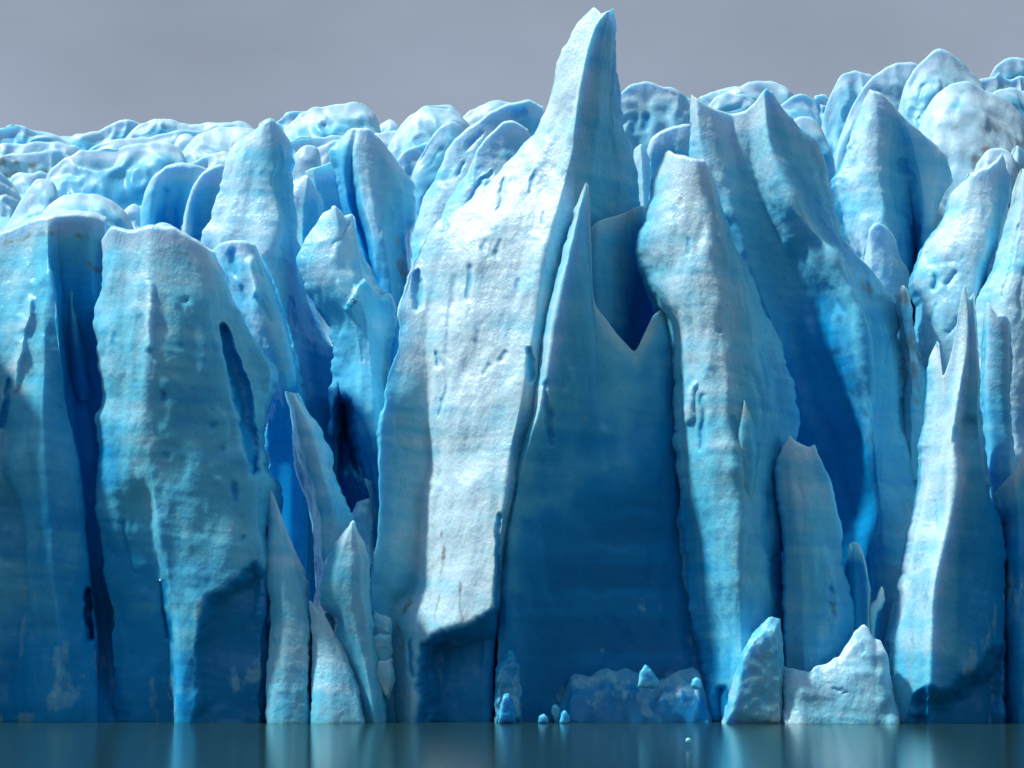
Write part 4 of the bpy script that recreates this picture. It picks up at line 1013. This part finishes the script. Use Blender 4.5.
hump('ice_hump', 'blue rounded knob half hidden behind the right shoulder of the two peaked tower', 'ice hump', 178, [(788, 128), (796, 119), (807, 112), (815, 121), (822, 131), (830, 152), (837, 175)], 230, fr=.65)
hump('ice_hump', 'leaning shell shaped hump with a sharp tip, left of the pointed grey white tower', 'ice hump', 202, [(822, 130), (823, 112), (831, 95), (838, 79), (845, 69), (856, 71), (870, 75), (880, 84), (888, 100)], 220, fr=.4, mat=FH)
hump('ice_hump', 'sloping whaleback hump directly behind the tip of the pointed grey white tower', 'ice hump', 198, [(838, 150), (845, 128), (853, 105), (862, 89), (872, 79), (884, 69), (897, 64), (908, 62), (920, 65), (930, 78), (936, 100)], 240, fr=.3, mat=FH)
hump('ice_hump', 'highest rounded dome on the right skyline', 'ice hump', 187, [(898, 120), (900, 98), (908, 80), (919, 64), (930, 53), (941, 48), (953, 54), (964, 63), (974, 73), (984, 86), (992, 110)], 230, fr=.35, mat=FH, b=2,
     pits=[([(938, 92), (930, 105), (920, 118)], [1.5, 3.5, 2], .6, .3)])
hump('ice_hump', 'dirt streaked grey mass below the highest dome on the right', 'ice hump', 180, [(916, 135), (926, 112), (938, 94), (952, 83), (968, 80), (980, 90), (996, 95), (1012, 104), (1026, 118), (1044, 150)], 260, fr=.05, mat=FH, b=2, slope=-4,
     stains=[([(978, 132), (992, 128)], 11, .7), ([(952, 126), (960, 124)], 7, .6), ([(985, 150), (975, 164)], 9, .7), ([(1000, 120), (1020, 140)], 16, .35), ([(960, 150), (975, 155)], 10, .4)], pits=[([(962, 95), (956, 110)], [6, 9], .6, .5)])
hump('ice_hump', 'small round boulder of ice at the foot of the dirt streaked grey mass', 'ice hump', 168, [(976, 168), (984, 155), (994, 148), (1004, 148), (1012, 156), (1018, 172)], 200, fr=.15, mat=FH)
hump('ice_hump', 'bright blue hump at the far right end of the skyline', 'ice hump', 205, [(986, 85), (990, 74), (998, 64), (1008, 58), (1018, 57), (1034, 62), (1050, 80)], 150, fr=.9)
hump('ice_hump', 'jagged white lip in front of the bright blue hump at the far right', 'ice hump', 198, [(970, 86), (974, 81), (986, 81), (994, 76), (1000, 71), (1004, 79), (1010, 80), (1018, 74), (1034, 78), (1046, 92)], 150, fr=.1, mat=FH, soft=.3)
hump('ice_hump', 'smooth blue swell below the jagged white lip at the right edge', 'ice hump', 188, [(984, 104), (994, 92), (1008, 88), (1022, 90), (1040, 98), (1056, 120)], 180, fr=.75)

hump('ice_hump', 'flat topped grey blue dome on the skyline above the grooved fin', 'ice hump', 248, [(276, 138), (288, 126), (298, 116), (308, 110), (322, 105), (338, 103), (358, 102), (369, 105), (377, 114), (382, 128), (386, 145)], 190, fr=.4, mat=FH, b=3,
     stains=[([(370, 108), (372, 130)], 5, .4)])
hump('ice_hump', 'split pale hump on the skyline just left of the flat topped dome', 'ice hump', 268, [(266, 130), (274, 122), (284, 115), (292, 110), (300, 109), (308, 113), (314, 124)], 160, fr=.4, mat=FH)
hump('ice_hump', 'tiny knob on the skyline right of the flat topped dome', 'ice hump', 262, [(378, 128), (384, 122), (389, 120), (394, 122), (400, 132)], 150, fr=.3, mat=FH)
hump('ice_hump', 'low grey snow layer lying below the flat topped dome', 'ice hump', 226, [(278, 150), (290, 138), (312, 136), (338, 135), (364, 133), (384, 131), (400, 133), (414, 146)], 210, fr=.1, mat=FH, b=1)
hump('ice_hump', 'white tilted boulder right of the top of the thumb', 'ice hump', 197, [(276, 200), (279, 180), (287, 163), (299, 151), (311, 142), (318, 146), (322, 158), (322, 180)], 250, fr=.1)
hump('ice_hump', 'long tilted lobe between the white boulder and the grooved fin', 'ice hump', 203, [(298, 175), (304, 163), (314, 151), (326, 143), (338, 140), (346, 146), (350, 165)], 230, fr=.2, mat=FH)
hump('ice_hump', 'broad dome right of the grooved fin, under the centre left skyline', 'ice hump', 218, [(388, 150), (394, 138), (400, 125), (409, 117), (420, 111), (434, 109), (450, 110), (462, 116), (472, 130), (480, 150)], 220, fr=.3, mat=FH, b=2)
hump('ice_hump', 'small far crest peeping over the broad dome right of the grooved fin', 'ice hump', 242, [(412, 118), (420, 109), (431, 104), (443, 105), (454, 109), (464, 118)], 150, fr=.35, mat=FH)
hump('ice_hump', 'grey far crest on the skyline left of the tall horn', 'ice hump', 234, [(456, 128), (464, 116), (475, 108), (488, 103), (500, 102), (514, 106), (526, 118)], 170, fr=.1, mat=FH)
hump('ice_hump', 'low pale lobe below the broad dome, right of the grooved fin', 'ice hump', 204, [(392, 172), (399, 156), (410, 148), (424, 143), (436, 143), (444, 155)], 240, fr=.4)
hump('ice_hump', 'blue horn shaped lobe left of the grooved white shoulder', 'ice hump', 190, [(408, 195), (411, 176), (417, 160), (427, 147), (436, 131), (446, 122), (455, 121), (464, 128), (470, 145)], 280, fr=.55)

hump('ice_hump', 'bluish peak on the skyline at the far left', 'ice hump', 300, [(-30, 140), (-12, 130), (2, 126), (16, 121), (27, 128), (38, 132), (50, 134), (64, 140), (80, 148)], 170, fr=.6)
hump('ice_hump', 'far pale ridge on the skyline, first hump right of the bluish far left peak', 'ice hump', 292, [(66, 142), (76, 136), (88, 133), (102, 130), (114, 125), (127, 120), (138, 121), (148, 128)], 165, fr=.45, mat=FH)
hump('ice_hump', 'far smooth ridge on the left skyline with the longest even crest', 'ice hump', 282, [(128, 136), (136, 128), (150, 120), (168, 120), (188, 124), (208, 124), (226, 123), (241, 123), (254, 130)], 165, fr=.4, mat=FH)
hump('ice_hump', 'pale layered ridge below the left skyline, above the big blue mound', 'ice hump', 264, [(86, 152), (100, 143), (118, 140), (140, 139), (160, 134), (184, 130), (202, 130), (214, 138)], 190, fr=.3, mat=FH)
hump('ice_hump', 'small pale bump between the big blue mound and the grey whale shaped hump', 'ice hump', 250, [(172, 152), (176, 140), (182, 134), (190, 134), (198, 140), (204, 152)], 190, fr=.3, mat=FH)
hump('ice_hump', 'grey whale shaped hump left of the top of the thumb', 'ice hump', 240, [(180, 162), (186, 146), (200, 135), (212, 129), (232, 126), (248, 128), (262, 138)], 200, fr=.15, mat=FH, b=2)
hump('ice_hump', 'low grey lobe under the whale shaped hump, left of the thumb', 'ice hump', 216, [(176, 178), (190, 164), (206, 156), (224, 152), (236, 156), (246, 170)], 220, fr=.1, mat=FH)
hump('ice_hump', 'long low snow band under the bluish far left peak', 'ice hump', 272, [(-30, 152), (-5, 146), (20, 144), (45, 143), (66, 144), (82, 148), (94, 158)], 190, fr=.2, mat=FH)
hump('ice_hump', 'dirt blotched grey hump at the left edge below the snow band', 'ice hump', 246, [(-30, 166), (-8, 157), (12, 154), (32, 154), (46, 152), (58, 150), (70, 155), (82, 168)], 210, fr=.05, mat=FH, stains=[([(2, 160), (16, 164)], 9, 1.0), ([(30, 166), (50, 170)], 8, .6), ([(4, 172), (24, 176)], 8, .6)])
hump('ice_hump', 'thin pale hump lying left of the big blue mound', 'ice hump', 234, [(8, 184), (14, 176), (24, 172), (36, 172), (48, 173), (60, 182)], 220, fr=.25, mat=FH)
hump('ice_hump', 'big smooth blue mound with a broad round back, upper left', 'ice hump', 222, [(40, 195), (46, 176), (60, 162), (78, 152), (96, 148), (116, 147), (138, 145), (158, 142), (174, 144), (184, 152), (190, 175)], 270, fr=.65, b=2.5)
hump('ice_hump', 'white wedge at the left edge above the sloping fin', 'ice hump', 214, [(-25, 185), (-10, 174), (2, 171), (10, 180), (18, 190), (24, 205)], 260, fr=.1, mat=FH)
hump('ice_hump', 'sloping smooth fin between the left edge and the big blue mound', 'ice hump', 206, [(-25, 265), (-6, 243), (6, 224), (14, 208), (22, 196), (32, 184), (44, 176), (53, 179), (58, 195)], 300, fr=.5, b=2)
hump('ice_dome', 'low rounded blue dome with a dimpled top, behind the grey topped left tower', 'ice dome', 190, [(34, 232), (39, 218), (48, 206), (60, 197), (74, 193), (85, 196), (95, 193), (109, 198), (122, 209), (131, 221), (137, 240)], 300, fr=.5, b=2)
hump('ice_hump', 'small white nub right of the low dimpled dome', 'ice hump', 202, [(120, 222), (125, 210), (131, 204), (137, 205), (142, 215), (146, 230)], 280, fr=.1)
ice('ice_hood', 'hooded hump with a deep blue hollow under its rim, right of the dimpled dome', 'ice hood', 200, [
    R([(142, 215), (140, 232), (140, 300)], 1, .4), R([(145, 190), (144, 225), (145, 300)], [0, -.4], .3), R([(155, 175), (152, 210), (154, 300)], [-.5, -.8, 0], [.1, .6, 1]),
    R([(168, 167), (164, 205), (165, 300)], [-.5, 2, 2.5], [.1, 1.2, 1.4]), R([(180, 165), (176, 205), (176, 300)], [-.5, 2, 2.5], [.1, 1.1, 1.4]), R([(195, 167), (188, 205), (186, 300)], [-.4, .6, .5], .3), R([(206, 170), (200, 210), (198, 300)], 1.5, .4)],
    'ice humps on the glacier behind the front', T=4, crest=.7, res=.2, pits=[([(165, 188)], [8], .6, .4)], down=False)
ice('ice_hood', 'smaller hood with a blue hollow, tucked against the left side of the thumb', 'ice hood', 188, [
    R([(186, 205), (180, 228), (178, 300)], 1, .3), R([(192, 188), (186, 225), (186, 300)], [0, -.4], .1), R([(202, 174), (196, 210), (196, 300)], [-.3, 1.2, 2], [.1, .9, 1.3]), R([(212, 168), (208, 205), (206, 300)], [-.3, 1.2, 2], [.1, .8, 1.3]),
    R([(222, 166), (220, 205), (218, 300)], 0, .2), R([(230, 172), (230, 300)], 1, .2)], 'ice humps on the glacier behind the front', T=3, crest=.6, res=.2, down=False)
hump('ice_dome', 'white cap peeping over the top of the flat fronted tower', 'ice dome', 168, [(138, 242), (145, 232), (154, 224), (162, 220), (171, 224), (182, 233), (192, 246)], 290, fr=.02, b=1)

# ------------------------------------------------------------------ light
SUN = np.array([-.56, -.05, .83])
SUN /= np.linalg.norm(SUN)
el = math.asin(SUN[2])
azi = math.atan2(SUN[0], SUN[1])
w = bpy.data.worlds.new("World")
scene.world = w
w.use_nodes = True
nt = w.node_tree
nt.nodes.clear()
out = nt.nodes.new('ShaderNodeOutputWorld')
bg = nt.nodes.new('ShaderNodeBackground')
sky = nt.nodes.new('ShaderNodeTexSky')
sky.sky_type = 'NISHITA'
sky.sun_disc = False
sky.sun_elevation = el
sky.sun_rotation = azi
sky.altitude = 200
bg.inputs['Strength'].default_value = .11
# bank of grey cloud in the direction of the ice field
tc = nt.nodes.new('ShaderNodeTexCoord')
D = tc.outputs['Generated']
sep = nt.nodes.new('ShaderNodeSeparateXYZ')
nt.links.new(D, sep.inputs[0])
mask = ramp(nt, sep.outputs['Y'], .1, .5)
cov = ramp(nt, noise(nt, D, 1.7, 4, .6, (1, 1, 1.8)), .38, .62)
cov = math_(nt, 'MULTIPLY', cov, .85)
skym = nt.nodes.new('ShaderNodeMix')
skym.data_type = 'RGBA'
nt.links.new(cov, skym.inputs[0])
nt.links.new(sky.outputs[0], skym.inputs[6])
skym.inputs[7].default_value = (3.6, 4.1, 4.7, 1)
cl = noise(nt, D, 2.2, 5, .55, (1, 1, 2.2))
cl2 = noise(nt, D, 7.0, 4, .5, (1, 1, 1.6))
gr = ramp(nt, sep.outputs['Z'], .16, .42)
c1 = mixc(nt, gr, (2.5, 3.0, 3.85), (1.65, 1.95, 2.4))
k = math_(nt, 'ADD', math_(nt, 'MULTIPLY', cl, .95), math_(nt, 'MULTIPLY', cl2, .40))
k = math_(nt, 'ADD', k, .34)
vm = nt.nodes.new('ShaderNodeVectorMath')
vm.operation = 'SCALE'
nt.links.new(c1, vm.inputs[0])
nt.links.new(k, vm.inputs['Scale'])
low_band = ramp(nt, math_(nt, 'ADD', sep.outputs['Z'], math_(nt, 'MULTIPLY', math_(nt, 'SUBTRACT', cl, .5), .25)), .16, .30)
dimmed_sky = mixc(nt, low_band, (.55, .62, .62), skym.outputs[2])      # dark low sky band added behind the camera to cut the fill
col = mixc(nt, mask, dimmed_sky, vm.outputs[0])
nt.links.new(col, bg.inputs['Color'])
nt.links.new(bg.outputs[0], out.inputs[0])

sl = bpy.data.lights.new('sun', 'SUN')
sl.energy = 4.7
sl.angle = math.radians(4)
sl.color = (1, .98, .955)
so = bpy.data.objects.new('sun', sl)
so.rotation_euler = Vector(SUN.tolist()).to_track_quat('Z', 'Y').to_euler()
so.location = (-60, 100, 80)
scene.collection.objects.link(so)

scene.view_settings.view_transform = 'Standard'
scene.view_settings.look = 'None'
scene.view_settings.exposure = 0.2
scene.view_settings.gamma = 1.0
